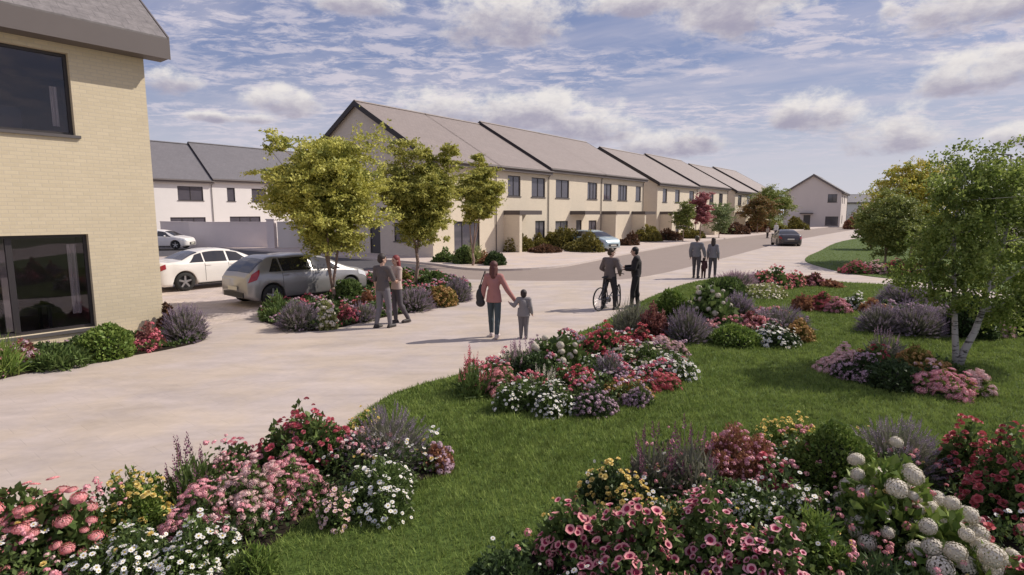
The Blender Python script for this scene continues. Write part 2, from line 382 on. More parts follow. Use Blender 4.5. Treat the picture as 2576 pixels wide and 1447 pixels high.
# lawns
lawn_px=[(620,1447),(700,1330),(800,1170),(870,1080),(930,1030),(1000,990),(1100,958),(1165,940),(1480,830),(1560,790),(1640,748),(1740,712),(1850,698),(2020,696),(2110,710),(2280,722)]
lp=[P(-200,2000)]+[P(*q) for q in lawn_px]+[P(2576,768),P(3300,900)]
lp=smooth_path([(p.x,p.y) for p in lp],5)+[(22,-1.5),(-2.2,-1.5)]
slab('lawn',lp,-.1,.02,M_lawn)
sp=smooth_path([tuple(P(*q)[:2]) for q in [(2025,655),(2060,633),(2140,603),(2300,583),(2500,590),(2800,640),(2700,735),(2576,741),(2400,722),(2280,706),(2160,692),(2080,676)]],6,True)
slab('far_lawn',sp,-.1,.022,M_lawn)

def inpoly(px_,py_,poly):
    poly=np.array(poly); x=poly[:,0]; y=poly[:,1]; res=np.zeros(len(px_),bool); j=len(x)-1
    for i in range(len(x)):
        c=((y[i]>py_)!=(y[j]>py_))
        with np.errstate(divide='ignore',invalid='ignore'):
            xi=(x[j]-x[i])*(py_-y[i])/(y[j]-y[i])+x[i]
        res^=(c&(px_<xi)); j=i
    return res
SOILS=[]
def soil(pxs):
    p=smooth_path([tuple(P(*q)[:2]) for q in pxs],5,True); SOILS.append(p)
    b=MB(); b.prism(p,-.05,.035); tag(b.build('planting_bed',M_soil),kind='structure')
soil([(-60,985),(0,955),(150,925),(300,900),(420,880),(515,855),(500,830),(430,825),(400,842),(240,855),(0,900),(-60,910)])
soil([(650,795),(745,829),(830,829),(950,802),(1080,777),(1155,754),(1183,737),(1170,712),(1090,695),(1010,690),(900,708),(760,745)])
soil([(-120,1560),(300,1500),(640,1400),(830,1270),(1000,1230),(1120,1190),(1080,1140),(900,1120),(700,1170),(540,1230),(280,1300),(0,1370)])
soil([(1230,1500),(1330,1400),(1440,1300),(1560,1200),(1750,1170),(1950,1160),(2200,1150),(2500,1200),(2800,1350),(2700,1560),(2000,1600)])
soil([(1170,960),(1260,1010),(1400,1030),(1560,1020),(1690,960),(1730,900),(1600,870),(1500,860),(1350,890)])
soil([(1600,850),(1760,862),(1900,868),(2020,850),(2010,810),(1860,780),(1700,790)])
soil([(2170,830),(2300,845),(2540,842),(2640,835),(2560,790),(2350,765),(2230,770)])
soil([(2090,935),(2200,965),(2330,1000),(2470,1000),(2440,950),(2260,910),(2130,905)])
# grass blades
def grass(name,poly,d0,seed,ymax,hh=.055):
    rng=np.random.default_rng(seed); poly_=np.array(poly); x0,y0=poly_.min(0); x1,y1=poly_.max(0)
    n=int((x1-x0)*(min(y1,ymax)-y0)*d0); x=rng.uniform(x0,x1,n); y=rng.uniform(y0,min(y1,ymax),n)
    dist=np.maximum(y,3.0); keep=(rng.random(n)<np.clip((6.0/dist)**1.5,0,1))&(y>2.2)&(np.abs(x)<y*1.25+3.5)
    x=x[keep];y=y[keep]; k=inpoly(x,y,poly)
    for s_ in SOILS: 
        k&=~inpoly(x,y,s_)
    x=x[k];y=y[k];n=len(x); dist=np.maximum(y,3.0)
    w=.0035*np.clip(dist/4,1,4)*rng.uniform(.7,1.4,n); h=hh*rng.uniform(.5,1.25,n); a=rng.uniform(0,2*np.pi,n); la=rng.uniform(0,2*np.pi,n); ln=h*rng.uniform(.2,.9,n)
    dx=np.cos(a)*w;dy=np.sin(a)*w; V=np.zeros((n,3,3),np.float32)
    V[:,0]=np.stack([x-dx,y-dy,np.full(n,.018)],1);V[:,1]=np.stack([x+dx,y+dy,np.full(n,.018)],1);V[:,2]=np.stack([x+np.cos(la)*ln,y+np.sin(la)*ln,.02+h],1)
    me=npmesh(name,V.reshape(-1,3),np.arange(3*n).reshape(-1,3)); print(name,n)
    return tag(link(name,me,M_blade),'short mown green grass blades covering the '+('main lawn' if 'far' not in name else 'far lawn'),'grass',kind='stuff')
grass('lawn_grass',lp,3600,1,26)
grass('far_lawn_grass',sp,900,2,60)

# ------------------------------------------------------------------ houses
def onfac(x,y,O,n_=N):
    r=ray(x,y); C=np.array([0,0,CAM_H]); o=np.array(O); nn_=np.array(n_); t=((o-C)@nn_)/(r@nn_); return C+t*r
def facade_mesh(mb,axis,const,a0,a1,z0,z1,holes,rev,mi=0,top=None):
    """wall face with real openings. axis 'x': plane y=const facing -y, openings in (x,z); axis 'y': plane x=const facing -x, (y,z)."""
    xs=sorted(set([a0,a1]+[h[0] for h in holes]+[h[1] for h in holes])); zs=sorted(set([z0,z1]+[h[2] for h in holes]+[h[3] for h in holes]))
    def pt(a,z,d=0.0): return (a,const+d,z) if axis=='x' else (const+d,a,z)
    for i in range(len(xs)-1):
        for j in range(len(zs)-1):
            cx=(xs[i]+xs[i+1])/2; cz=(zs[j]+zs[j+1])/2
            if any(h[0]<cx<h[1] and h[2]<cz<h[3] for h in holes): continue
            q=[pt(xs[i],zs[j]),pt(xs[i+1],zs[j]),pt(xs[i+1],zs[j+1]),pt(xs[i],zs[j+1])]
            mb.add(q,[(0,1,2,3)],mi)
    for h in holes:
        x0,x1,y0,y1=h[:4]
        for (p,q) in (((x0,y0),(x1,y0)),((x1,y0),(x1,y1)),((x1,y1),(x0,y1)),((x0,y1),(x0,y0))):
            mb.add([pt(*p),pt(*p,rev),pt(*q,rev),pt(*q)],[(0,1,2,3)],mi)
def window(parent,axis,const,h,rev=.09,mull=1,bars=0,glass=None,sill=True,door=False):
    x0,x1,z0,z1=h; fw=.06
    def bx(mb,a0,a1,d0,d1,zz0,zz1):
        if axis=='x': mb.box(a0,a1,const+d0,const+d1,zz0,zz1)
        else: mb.box(const+d0,const+d1,a0,a1,zz0,zz1)
    e=.002
    f=MB(); bx(f,x0+e,x0+fw,rev-.03,rev+.04,z0+e,z1-e); bx(f,x1-fw,x1-e,rev-.03,rev+.04,z0+e,z1-e); bx(f,x0+fw,x1-fw,rev-.03,rev+.04,z1-fw,z1-e); bx(f,x0+fw,x1-fw,rev-.03,rev+.04,z0+e,z0+fw)
    for i in range(mull):
        xm=x0+(x1-x0)*(i+1)/(mull+1); bx(f,xm-.03,xm+.03,rev-.026,rev+.036,z0+fw,z1-fw)
    if bars: bx(f,x0+fw,x1-fw,rev-.022,rev+.03,z0+(z1-z0)*.32-.02,z0+(z1-z0)*.32+.02)
    wn=f.build('door' if door else 'window',M_frame,parent)
    if door:
        p=MB(); bx(p,x0+fw,x1-fw,rev,rev+.035,z0+fw,z1-fw); p.build('door_leaf',M_door,wn)
        hd=MB(); bx(hd,x1-fw-.14,x1-fw-.10,rev-.05,rev,1.0,1.14); hd.build('handle',mat('steel',(.6,.6,.6),.3,metal=1),wn)
    else:
        p=MB(); bx(p,x0+fw,x1-fw,rev+.005,rev+.013,z0+fw,z1-fw); p.build('pane',glass or M_glass,wn)
    if sill and not door:
        s_=MB(); bx(s_,x0-.08,x1+.08,-.05,rev-.035,z0-.06,z0-.001); s_.build('sill',M_sill,wn)
    return wn
def house(root,x0,x1,dep,ez,rise,wallm,roofm,fr=(),gab=(),over=.32,vx=(.25,.25),zoff=0,verge=M_verge,facia=.2,gback=(),reveal=.1,vt=.16,vleft=True,vright=True,gablem=None,gutter=True):
    """front at y=0 facing -y, ridge parallel to x. fr/gab openings: (a0,a1,z0,z1,type)"""
    w=MB(); rz=ez+rise; ym=dep/2
    facade_mesh(w,'x',0,x0,x1,0,ez,[h[:4] for h in fr],reveal)
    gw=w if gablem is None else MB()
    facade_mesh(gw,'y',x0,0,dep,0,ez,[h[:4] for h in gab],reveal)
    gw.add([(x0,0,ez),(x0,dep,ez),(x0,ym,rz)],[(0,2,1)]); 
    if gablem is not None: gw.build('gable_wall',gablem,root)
    w.add([(x1,0,ez),(x1,dep,ez),(x1,ym,rz)],[(0,1,2)])
    w.add([(x1,0,0),(x1,dep,0),(x1,dep,ez),(x1,0,ez)],[(0,1,2,3)]); w.add([(x0,dep,0),(x1,dep,0),(x1,dep,ez),(x0,dep,ez)],[(3,2,1,0)])
    # dark inside, a step behind the facade, so the openings are not see-through
    w.build('wall',wallm,root)
    for h in fr:
        window(root,'x',0,h[:4],mull=h[4] if h[4]!='d' else 0,door=h[4]=='d')
    for h in gab:
        window(root,'y',x0,h[:4],mull=h[4] if h[4]!='d' else 0,door=h[4]=='d')
    sl_=rise/ym; th=.14
    r=MB(); xa,xb=x0-vx[0],x1+vx[1]
    fy=-over; fz=ez-over*sl_
    pr=[(fy,fz+.05),(ym,rz+.05),(dep+over,fz+.05),(dep+over,fz+.05+th),(ym,rz+.05+th),(fy,fz+.05+th)]
    r.poly_x(pr,xa,xb); rf=r.build('roof',roofm,root)
    rg=MB(); rg.poly_x([(ym-.13,rz+.05+th-.03),(ym+.13,rz+.05+th-.03),(ym+.05,rz+.05+th+.06),(ym-.05,rz+.05+th+.06)],xa+.02,xb-.02); rg.build('ridge_tile',roofm,rf)
    f=MB(); f.box(xa+.004,xb-.004,fy-.02,fy-.001,fz-facia+.04,fz+.05+th-.02); f.box(xa+.004,xb-.004,fy,-.002,fz-facia+.042,fz-facia+.062); f.build('fascia',M_fascia,root)
    if gutter:
        gt=MB(); gt.tube([(xa,fy-.07,fz+.08),(xb,fy-.07,fz+.08)],.055,8); gt.build('gutter',M_fascia,root)
    if gutter:
        dp=MB(); dp.tube([(x1-.18,fy-.05,fz+.03),(x1-.18,-.06,fz-.30),(x1-.18,-.06,.05)],.035,8); dp.build('downpipe',M_fascia,root)
    v=MB()
    for side,xx in ((0,xa),(1,xb)):
        if not (vleft if side==0 else vright): continue
        xo=xx-.035 if side==0 else xx+.003
        v=MB(); v.poly_x([(fy,fz+.05-vt),(ym,rz+.05-vt),(dep+over,fz+.05-vt),(dep+over,fz+.05+th+.02),(ym,rz+.05+th+.02),(fy,fz+.05+th+.02)],xo,xo+.032)
        v.build('verge',verge,root)
    return root
def canopy(root,xa,xb,z=2.6,dep=1.4,side=True):
    dep=1.45
    c=MB(); c.box(xa,xb,-dep,-.002,z,z+.30); c.build('canopy',M_canopy,root)
    if side:
        q=MB(); q.box(xa+.03,xa+.33,-dep+.05,-.002,0.0,z-.002); q.build('porch_wall',M_cream,root)
RD=14.0; RISE=4.0
def row_unit(x0,x1,label,fr,gab=(),canop=(),zup=0.0,vl=True,vr=False,vxl=.25,vxr=0.0,back=0.0):
    o=SM(x0,back); r=empty('terraced_house',(o.x,o.y,0),RZ,label,'house','cream brick houses of the long row')
    L=x1-x0
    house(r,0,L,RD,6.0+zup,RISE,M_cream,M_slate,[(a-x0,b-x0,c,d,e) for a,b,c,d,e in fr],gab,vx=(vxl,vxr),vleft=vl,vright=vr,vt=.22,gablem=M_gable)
    for (a,b,side) in canop: canopy(r,a-x0,b-x0,2.62,1.2,side)
    return r
UZ=(3.95,5.41)
row_unit(0,6.3,'corner house of the cream brick row, its shaded gable end facing the side road',
    [(1.9,4.4,.3,2.2,2)],gab=[(1.6,3.6,.9,2.1,1),(5.0,6.1,.02,2.15,'d'),(2.6,3.6,4.1,5.3,0),(9.0,10.0,.02,2.15,'d'),(9.2,10.2,4.1,5.3,0)],vl=True)
row_unit(6.3,12.8,'second house of the row, wide flat porch canopy beside the corner house',
    [(7.5,9.0,*UZ,1),(10.4,12.2,*UZ,1),(10.9,12.2,.35,2.15,1),(8.2,9.2,.02,2.15,'d')],canop=[(7.0,9.7,True)],vl=False)
row_unit(12.8,21.3,'third house of the row, behind the raised dark roof verge and the olive hedge',
    [(13.7,15.7,*UZ,1),(18.7,20.4,*UZ,2),(13.7,15.6,.6,2.1,1),(16.9,17.8,.02,2.15,'d'),(19.0,20.4,.6,2.1,1)],canop=[(15.9,18.4,False)],zup=.22,vl=True)
row_unit(21.3,30.0,'fourth house of the row, with the pale blue car parked before it',
    [(21.6,23.1,*UZ,1),(24.4,26.3,*UZ,2),(28.2,29.4,*UZ,0),(22.4,23.5,.02,2.15,'d'),(27.9,28.9,.02,2.15,'d')],canop=[(21.35,24.0,True),(27.4,29.9,True)],zup=.22,vl=False,vr=True,vxr=.25)
row_unit(33.5,45.5,'fifth house of the row, pale side wall showing beyond the gap',
    [(34.9,36.1,*UZ,0),(38.4,39.8,*UZ,0),(42.8,44.4,*UZ,1),(38.9,39.9,.02,2.15,'d'),(41.5,43.5,.8,2.1,1)],canop=[(34.3,37.2,True)],vl=True)
row_unit(45.5,57.5,'sixth house of the row, behind the pink-red tree',
    [(47.0,48.4,*UZ,0),(50.0,51.6,*UZ,1),(53.8,55.4,*UZ,1),(52.0,53.0,.02,2.15,'d')],canop=[(48.4,51.0,True)],zup=.22,vl=True,vr=True,vxr=.25)
row_unit(61.0,72.0,'seventh house of the row, narrow white-looking facade past the second gap',
    [(62.4,64.2,*UZ,0),(67.0,69.4,*UZ,0),(64.0,65.0,.02,2.15,'d')],canop=[(61.5,66.0,True)],vl=True)
row_unit(72.0,84.0,'eighth and last house of the row, mostly behind the big green street tree',
    [(74,76,*UZ,0),(79,81,*UZ,0)],zup=.25,vl=True,vr=True,vxr=.25)
# near left house -------------------------------------------------
LO=P(415,828); FZ0=6.10; FZH=.40
lh=empty('brick_house',(LO.x,LO.y,0),RZ,'near cream brick house at the left edge, cut off by the frame','house')
LE=FZ0; LR=4.4; LD=11.0
lowh=(-5.3,-1.33,.27,2.27); uph=(-4.6,-1.38,4.30,5.93)
w=MB(); facade_mesh(w,'x',0,-16,0,0,LE,[lowh,uph],.14)
w.add([(0,0,0),(0,LD,0),(0,LD,LE),(0,LD/2,LE+LR),(0,0,LE)],[(0,1,2,3,4)]); w.add([(-16,0,0),(-16,LD,0),(-16,LD,LE),(-16,LD/2,LE+LR),(-16,0,LE)],[(4,3,2,1,0)])
w.add([(-16,LD,0),(0,LD,0),(0,LD,LE),(-16,LD,LE)],[(3,2,1,0)])
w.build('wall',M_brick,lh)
def clear_glass():
    m,t,b=base_mat('window_glass'); t.n.remove(b)
    gl=t.new('ShaderNodeBsdfGlossy'); gl.inputs['Roughness'].default_value=.01; gl.inputs['Color'].default_value=(.9,.9,.95,1)
    tr=t.new('ShaderNodeBsdfTransparent'); tr.inputs['Color'].default_value=(.88,.86,.88,1); fr_=t.new('ShaderNodeFresnel'); fr_.inputs[0].default_value=1.5
    mx=t.new('ShaderNodeMixShader'); t.l.new(t.m('ADD',t.m('MULTIPLY',fr_.outputs[0],.55),.02),mx.inputs[0]); t.l.new(tr.outputs[0],mx.inputs[1]); t.l.new(gl.outputs[0],mx.inputs[2])
    out=[n_ for n_ in t.n if n_.type=='OUTPUT_MATERIAL'][0]; t.l.new(mx.outputs[0],out.inputs[0]); return m
M_clear=clear_glass()
window(lh,'x',0,lowh,rev=.16,mull=0,glass=M_clear); window(lh,'x',0,uph,rev=.16,mull=0,glass=M_clear)
for (h,mx_) in ((lowh,-2.62),):
    q=MB(); q.box(mx_-.05,mx_+.05,.12,.21,h[2]+.06,h[3]-.06); q.build('mullion',M_frame,lh)
for h,zf in ((lowh,0.02),(uph,3.2)):
    q=MB(); x0_,x1_=-7.5,-.35; y0_,y1_=.26,4.6; zt=h[3]+.25
    q.add([(x0_,y0_,zf),(x1_,y0_,zf),(x1_,y1_,zf),(x0_,y1_,zf)],[(0,1,2,3)]); q.add([(x0_,y0_,zt),(x1_,y0_,zt),(x1_,y1_,zt),(x0_,y1_,zt)],[(3,2,1,0)])
    q.add([(x0_,y1_,zf),(x1_,y1_,zf),(x1_,y1_,zt),(x0_,y1_,zt)],[(3,2,1,0)]); q.add([(x1_,y0_,zf),(x1_,y1_,zf),(x1_,y1_,zt),(x1_,y0_,zt)],[(0,1,2,3)]); q.add([(x0_,y0_,zf),(x0_,y1_,zf),(x0_,y1_,zt),(x0_,y0_,zt)],[(0,1,2,3)])
    # strip of wall just inside, around the opening
    facade_mesh(q,'x',.258,x0_,x1_,zf,zt,[h],.002)
    q.build('room',M_int,lh)
def curtain(x,z0,z1,wd_):
    q=MB(); n_=10; vs=[]
    for i in range(n_+1):
        xx=x-wd_*i/n_; yy=.42+.03*math.sin(i*1.9)
        vs+= [(xx,yy,z0),(xx,yy,z1)]
    q.add(vs,[(2*i,2*i+2,2*i+3,2*i+1) for i in range(n_)]); q.build('curtain',M_intw,lh)
curtain(-1.46,.55,2.05,.16); curtain(-1.52,4.5,5.3,.12)
for (xx,zz0,zz1) in ((-2.55,.3,2.1),(-3.9,.3,2.1)):
    q=MB(); q.box(xx-.16,xx,.55,.62,zz0,zz1); q.build('inner_post',M_int,lh)
q=MB(); q.box(-3.2,-1.9,1.5,2.2,3.3,4.95); q.box(-3.15,-1.95,1.45,1.497,3.4,4.9); q.build('wardrobe',M_door,lh)
q=MB(); q.box(-3.4,-1.7,1.4,2.3,.62,.68); [q.box(a,a+.06,b_,b_+.06,.02,.618) for a in (-3.35,-1.82) for b_ in (1.45,2.2)]; q.build('table',M_door,lh)
ov=.42; sl_=LR/(LD/2); fz=LE+.016
r_=MB(); xa,xb=-16.3,.36
r_.poly_x([(-ov,fz+FZH-.10),(LD/2,fz+FZH-.10+(LD/2+ov)*sl_),(LD+ov,fz+FZH-.10),(LD+ov,fz+FZH+.04),(LD/2,fz+FZH+.04+(LD/2+ov)*sl_),(-ov,fz+FZH+.04)],xa,xb); rf=r_.build('roof',M_slate3,lh)
f_=MB(); f_.box(xa,xb+.004,-ov-.03,-ov-.002,fz-.02,fz+FZH); f_.build('fascia',M_fascia,lh)
f_=MB(); f_.box(xa,xb-.01,-ov,-.003,fz-.016,fz+.02); f_.build('soffit',M_fascia,lh)
f_=MB(); f_.poly_x([(-ov,fz-.02),(LD/2,fz-.02+(LD/2+ov)*sl_),(LD+ov,fz-.02),(LD+ov,fz+FZH+.06),(LD/2,fz+FZH+.06+(LD/2+ov)*sl_),(-ov,fz+FZH+.06)],xb+.006,xb+.04); f_.build('verge',M_fascia,lh)
f_=MB(); f_.poly_x([(.003,LE),(LD/2,LE+.02+(LD/2)*sl_),(LD,LE),(LD,fz+FZH-.10),(LD/2,fz+FZH-.09+(LD/2+ov)*sl_-.03),(.003,fz+FZH-.10)],.003,.03); f_.build('gable_board',M_fascia,lh)
# back terrace, white rendered ----------------------------------
BO=Vector((-33.0,52.7,0))
def bs(x,y):
    p=onfac(x,y,BO); return (p[0]-BO.x)*U.x+(p[1]-BO.y)*U.y
def bh(xa_,xb_,ya,yb,t=1):
    z=lambda y,x: onfac(x,y,BO)[2]
    xm=(xa_+xb_)/2
    return (bs(xa_,500),bs(xb_,500),z(yb,xm),z(ya,xm),t)
sv=bs(535,455)
ups=[bh(448,512,463,499),bh(572,592,461,493,0),bh(634,670,465,495)]
ups=[(a,b,3.95,5.3,t) for a,b,c,d,t in ups]
gs=[(bs(428,545),bs(517,545),.9,2.35,2),(bs(578,545),bs(655,545),.9,2.4,2)]
for i,(xs0,xs1,lab,zup) in enumerate(((-14,sv,'white rendered house far left, right behind the grey boundary wall',0),(sv,sv+9,'white rendered house with a dark roof verge, left of the yellow-green tree',.2),(sv+9,sv+19,'white rendered house seen through the gap right of the first yellow-green tree',.2))):
    o=BO+U*xs0; r=empty('terraced_house',(o.x,o.y,0),RZ,lab,'house','white rendered houses behind the boundary wall')
    fr=[h for h in ups+gs if xs0<h[0] and h[1]<xs1]
    if i==2: fr=[(xs0+2,xs0+3.6,3.95,5.3,1),(xs0+6,xs0+7.2,3.95,5.3,1),(xs0+1.8,xs0+3.8,.9,2.4,2)]
    if i==0: fr+=[(-9,-7,3.95,5.3,1),(-4.6,-3.2,3.95,5.3,1)]
    house(r,0,xs1-xs0,9,6.0+zup,3.6,M_white,M_slate2,[(a-xs0,b-xs0,c,d,t) for a,b,c,d,t in fr],vx=(.15,0) if i else (0.2,0),vleft=True,vright=(i==2),vt=.22)
# grey boundary walls
def wallobj(name,p0,p1,h,m,label,th=.22,cop=True):
    p0=Vector((p0[0],p0[1],0)); p1=Vector((p1[0],p1[1],0)); d=p1-p0; e=empty(name,p0,math.atan2(d.y,d.x),label,'wall')
    b=MB(); b.box(0,d.length,0,th,-.1,h); b.build('panel',m,e)
    if cop: b=MB(); b.box(-.01,d.length+.01,-.03,th+.03,h+.002,h+.07); b.build('coping',m,e)
wallobj('boundary_wall',P(480,622),P(678,622),1.97,M_grey,'long shaded grey rendered boundary wall behind the white and silver cars')
wallobj('boundary_wall',(P(480,622).x-4.8,P(480,622).y+4.0),(P(480,622).x-.05,P(480,622).y+.3),1.97,M_grey,'short grey wall running back to the left behind the small white car')
wallobj('boundary_wall',(P(700,624).x,P(700,624).y),(P(700,624).x+8.5,P(700,624).y+3.5),2.0,M_white,'pale rendered garden wall behind the first yellow-green tree')
gp=MB(); c=P(686,624); gp.box(c.x-.28,c.x+.28,c.y-.28,c.y+.28,-.1,2.2); gp.box(c.x-.33,c.x+.33,c.y-.33,c.y+.33,2.202,2.29)
o=gp.build('gate_pillar',M_grey); tag(o,'square grey pillar at the right end of the grey boundary wall','pillar')
# far grey gable house -------------------------------------------
fc=P(2114,570.0); fdir=R(34)
FH=empty('gable_house',(67.8,118.0,-.1),math.pi/2-fdir,'grey gable-fronted house closing the far end of the road','house')
house(FH,0,16,10.7,7.3,3.5,M_far,M_slate2,[(2,3.6,5.0,6.6,1),(7,8.6,5.0,6.6,1),(4,5.6,.8,2.4,1)],[(.8,2.5,5.1,6.8,1),(.35,2.7,.35,2.2,1),(5.5,6.8,.05,2.5,'d'),(9.5,10.2,5.1,6.8,0)],over=.45,vx=(.4,.3),vt=.30,verge=M_fascia)
q=MB(); q.box(-1.5,-.006,5.0,7.4,2.7,2.95); q.build('canopy',M_canopy,FH)
for hx in (20.,):
    o=empty('pale_house',(88.5,150,0),R(-8),'pale low house just showing right of the grey gable house','house')
    house(o,-3,14,9,5.6,2.0,M_white,M_slate2,[(1,2.4,1,2.4,1),(4,5.4,1,2.4,1)])
# ------------------------------------------------------------------ vegetation
def unit(v): return v/np.maximum(np.linalg.norm(v,axis=-1,keepdims=True),1e-9)
def leafquads(c,d,L,Wd,rng,fold=.25):
    """diamond leaves: c centers (n,3), d directions (n,3)"""
    n=len(c); d=unit(d); r=unit(np.cross(d,unit(rng.normal(size=(n,3))))); nn=np.cross(d,r)
    L=np.broadcast_to(L,(n,))[:,None]; Wd=np.broadcast_to(Wd,(n,))[:,None]
    V=np.empty((n,4,3),np.float32)
    V[:,0]=c-d*L*.5; V[:,1]=c+r*Wd*.5+nn*Wd*fold; V[:,2]=c+d*L*.5-nn*L*.08; V[:,3]=c-r*Wd*.5+nn*Wd*fold
    return V.reshape(-1,3),np.arange(4*n).reshape(-1,4)
def shellpts(n,w,h,rng,thick=.35,low=-.05,lump=.18,seed=0):
    d=unit(rng.normal(size=(n*3,3))); d=d[d[:,2]>low][:n]; n=len(d)
    ph=rng.uniform(0,6.28,6)
    l=1+lump*(np.sin(d[:,0]*4.1+ph[0])*np.sin(d[:,1]*4.7+ph[1])+.6*np.sin(d[:,2]*7+ph[2]+d[:,0]*5)*np.sin(d[:,1]*8+ph[3]))
    rf=(1-thick*rng.random(n)**1.6)*l
    if seed:
        r2=np.random.default_rng(seed); K=r2.integers(4,7); an=r2.uniform(0,6.28)+np.arange(K)*6.283/K; rr=r2.uniform(.28,.62,K); rr[0]=.08
        cx=np.cos(an)*rr; cy=np.sin(an)*rr; rad=r2.uniform(.42,.62,K); hz=r2.uniform(.50,.98,K)*(1.05-.35*rr); hz[0]=1.0
        kk=r2.choice(K,n,p=(rad**2)/np.sum(rad**2)) if False else rng.choice(K,n,p=(rad**2)/np.sum(rad**2))
        q=d*rf[:,None]; p=np.stack([(cx[kk]+q[:,0]*rad[kk])*w/2,(cy[kk]+q[:,1]*rad[kk])*w/2,np.maximum(q[:,2],0)*h*hz[kk]+.015],1)
        # drop points buried inside another lobe
        ins=np.zeros(n,bool)
        for a in range(K):
            e_=((p[:,0]/(w/2)-cx[a])/rad[a])**2+((p[:,1]/(w/2)-cy[a])/rad[a])**2+(p[:,2]/(h*hz[a]))**2
            ins|=(e_<.42)&(kk!=a)
        return p[~ins],d[~ins]
    p=d*rf[:,None]; p=np.stack([p[:,0]*w/2,p[:,1]*w/2,np.maximum(p[:,2],0.0)*h+.015],1)
    return p,d
# unit blossom shapes, radius 1, facing +Z: (V,F(quads),mi)
def U_daisy(np_=8):
    V=[];F=[];mi=[]
    for i in range(np_):
        a=2*math.pi*i/np_; w=.34; c,s=math.cos(a),math.sin(a)
        b=len(V); V+=[(c*.2,s*.2,0),(c*.65-s*w,s*.65+c*w,.06),(c*1.,s*1.,0),(c*.65+s*w,s*.65-c*w,.06)]; F.append((b,b+1,b+2,b+3)); mi.append(0)
    b=len(V); V+=[(.3,0,.08),(0,.3,.08),(-.3,0,.08),(0,-.3,.08)]; F.append((b,b+1,b+2,b+3)); mi.append(1)
    return np.array(V),np.array(F),np.array(mi)
def U_funnel():
    V=[];F=[];mi=[];k=10
    for r,z in ((1,.05),(.55,.0),(.3,-.18),(.08,-.5)):
        for i in range(k):
            a=2*math.pi*i/k; rr=r*(1-.10*(i%2) if r==1 else 1); V.append((rr*math.cos(a),rr*math.sin(a),z+(.10*(i%2) if r==1 else 0)))
    for j in range(3):
        for i in range(k): F.append((j*k+i,(j+1)*k+i,(j+1)*k+(i+1)%k,j*k+(i+1)%k)); mi.append(0 if j==0 else 1)
    return np.array(V),np.array(F),np.array(mi)
def U_ball(n,fl,zs=1.,seed=3,hemi=False,jit=.08):
    rng=np.random.default_rng(seed); i=np.arange(n)+.5; ph=np.arccos(1-(1.0 if hemi else 1.75)*i/n); th=math.pi*(1+5**.5)*i
    d=np.stack([np.cos(th)*np.sin(ph),np.sin(th)*np.sin(ph),np.cos(ph)],1); c=d*(1-jit+2*jit*rng.random(n))[:,None]; c[:,2]*=zs
    a=unit(np.cross(d,unit(rng.normal(size=(n,3))))); b=np.cross(d,a); V=np.empty((n,4,3))
    V[:,0]=c+a*fl;V[:,1]=c+b*fl+d*fl*.2;V[:,2]=c-a*fl;V[:,3]=c-b*fl+d*fl*.2
    return V.reshape(-1,3),np.arange(4*n).reshape(-1,4),np.zeros(n,int)
def U_rose():
    V=[];F=[];mi=[]
    for ring,(n,r0,z0,r1,z1) in enumerate(((5,.25,-.2,1.0,.0),(5,.2,-.1,.72,.35),(4,.1,0,.40,.52),(3,.02,.2,.18,.6))):
        for i in range(n):
            a=2*math.pi*(i+.37*ring)/n; w=math.pi/n*1.15
            b=len(V); V+=[(r0*math.cos(a),r0*math.sin(a),z0),(r1*.85*math.cos(a-w),r1*.85*math.sin(a-w),z1),(r1*math.cos(a),r1*math.sin(a),z1+.05),(r1*.85*math.cos(a+w),r1*.85*math.sin(a+w),z1)]
            F.append((b,b+1,b+2,b+3)); mi.append(0)
    return np.array(V),np.array(F),np.array(mi)
def U_spike(n=16,r=.13):
    V=[];F=[]; rng=np.random.default_rng(5)
    for i in range(n):
        z=i/n; a=i*2.4; rr=r*(1-.75*z); c,s=math.cos(a),math.sin(a); b=len(V); h=.13
        V+=[(c*rr*.2,s*rr*.2,z-.02),(c*rr-s*rr*.6,s*rr+c*rr*.6,z+h*.4),(c*rr*1.2,s*rr*1.2,z+h),(c*rr+s*rr*.6,s*rr-c*rr*.6,z+h*.4)]; F.append((b,b+1,b+2,b+3))
    return np.array(V),np.array(F),np.zeros(n,int)
def two(a,b,k):
    V=np.concatenate([a[0],b[0]*k]); F=np.concatenate([a[1],b[1]+len(a[0])]); return V,F,np.zeros(len(F),int)
UN={'daisy':U_daisy(),'funnel':U_funnel(),'hyd':two(U_ball(150,.155,.88,jit=.10),U_ball(90,.2,.8,4),.86),'umbel':U_ball(48,.19,.42,hemi=True,jit=.22),'lace':two(U_ball(120,.115,.30,hemi=True,jit=.14),U_ball(50,.2,.2,4,hemi=True),.9),'rose':U_rose(),'tuft':U_ball(9,.55,.7,hemi=True),'spike':U_spike(),'quad':U_ball(4,.75,.5,hemi=True)}
def frame(nrm,rng):
    n=len(nrm); z=unit(nrm); x=unit(np.cross(z,unit(rng.normal(size=(n,3))))); y=np.cross(z,x); return x,y,z
def scatter(un,pos,nrm,sc,rng):
    V,F,mi=UN[un]; x,y,z=frame(nrm,rng); sc=np.broadcast_to(sc,(len(pos),))
    W_=(x[:,None]*V[None,:,0:1]+y[:,None]*V[None,:,1:2]+z[:,None]*V[None,:,2:3])*sc[:,None,None]+pos[:,None]
    FF=F[None]+(np.arange(len(pos))*len(V))[:,None,None]
    return W_.reshape(-1,3),FF.reshape(-1,F.shape[1]),np.tile(mi,len(pos))
def fm(name,c,c2=None,tr=.2): 
    c2=c2 or tuple(min(1,x*1.25+.03) for x in c); return leaf_mat(name,c,c2,None,.6,tr)
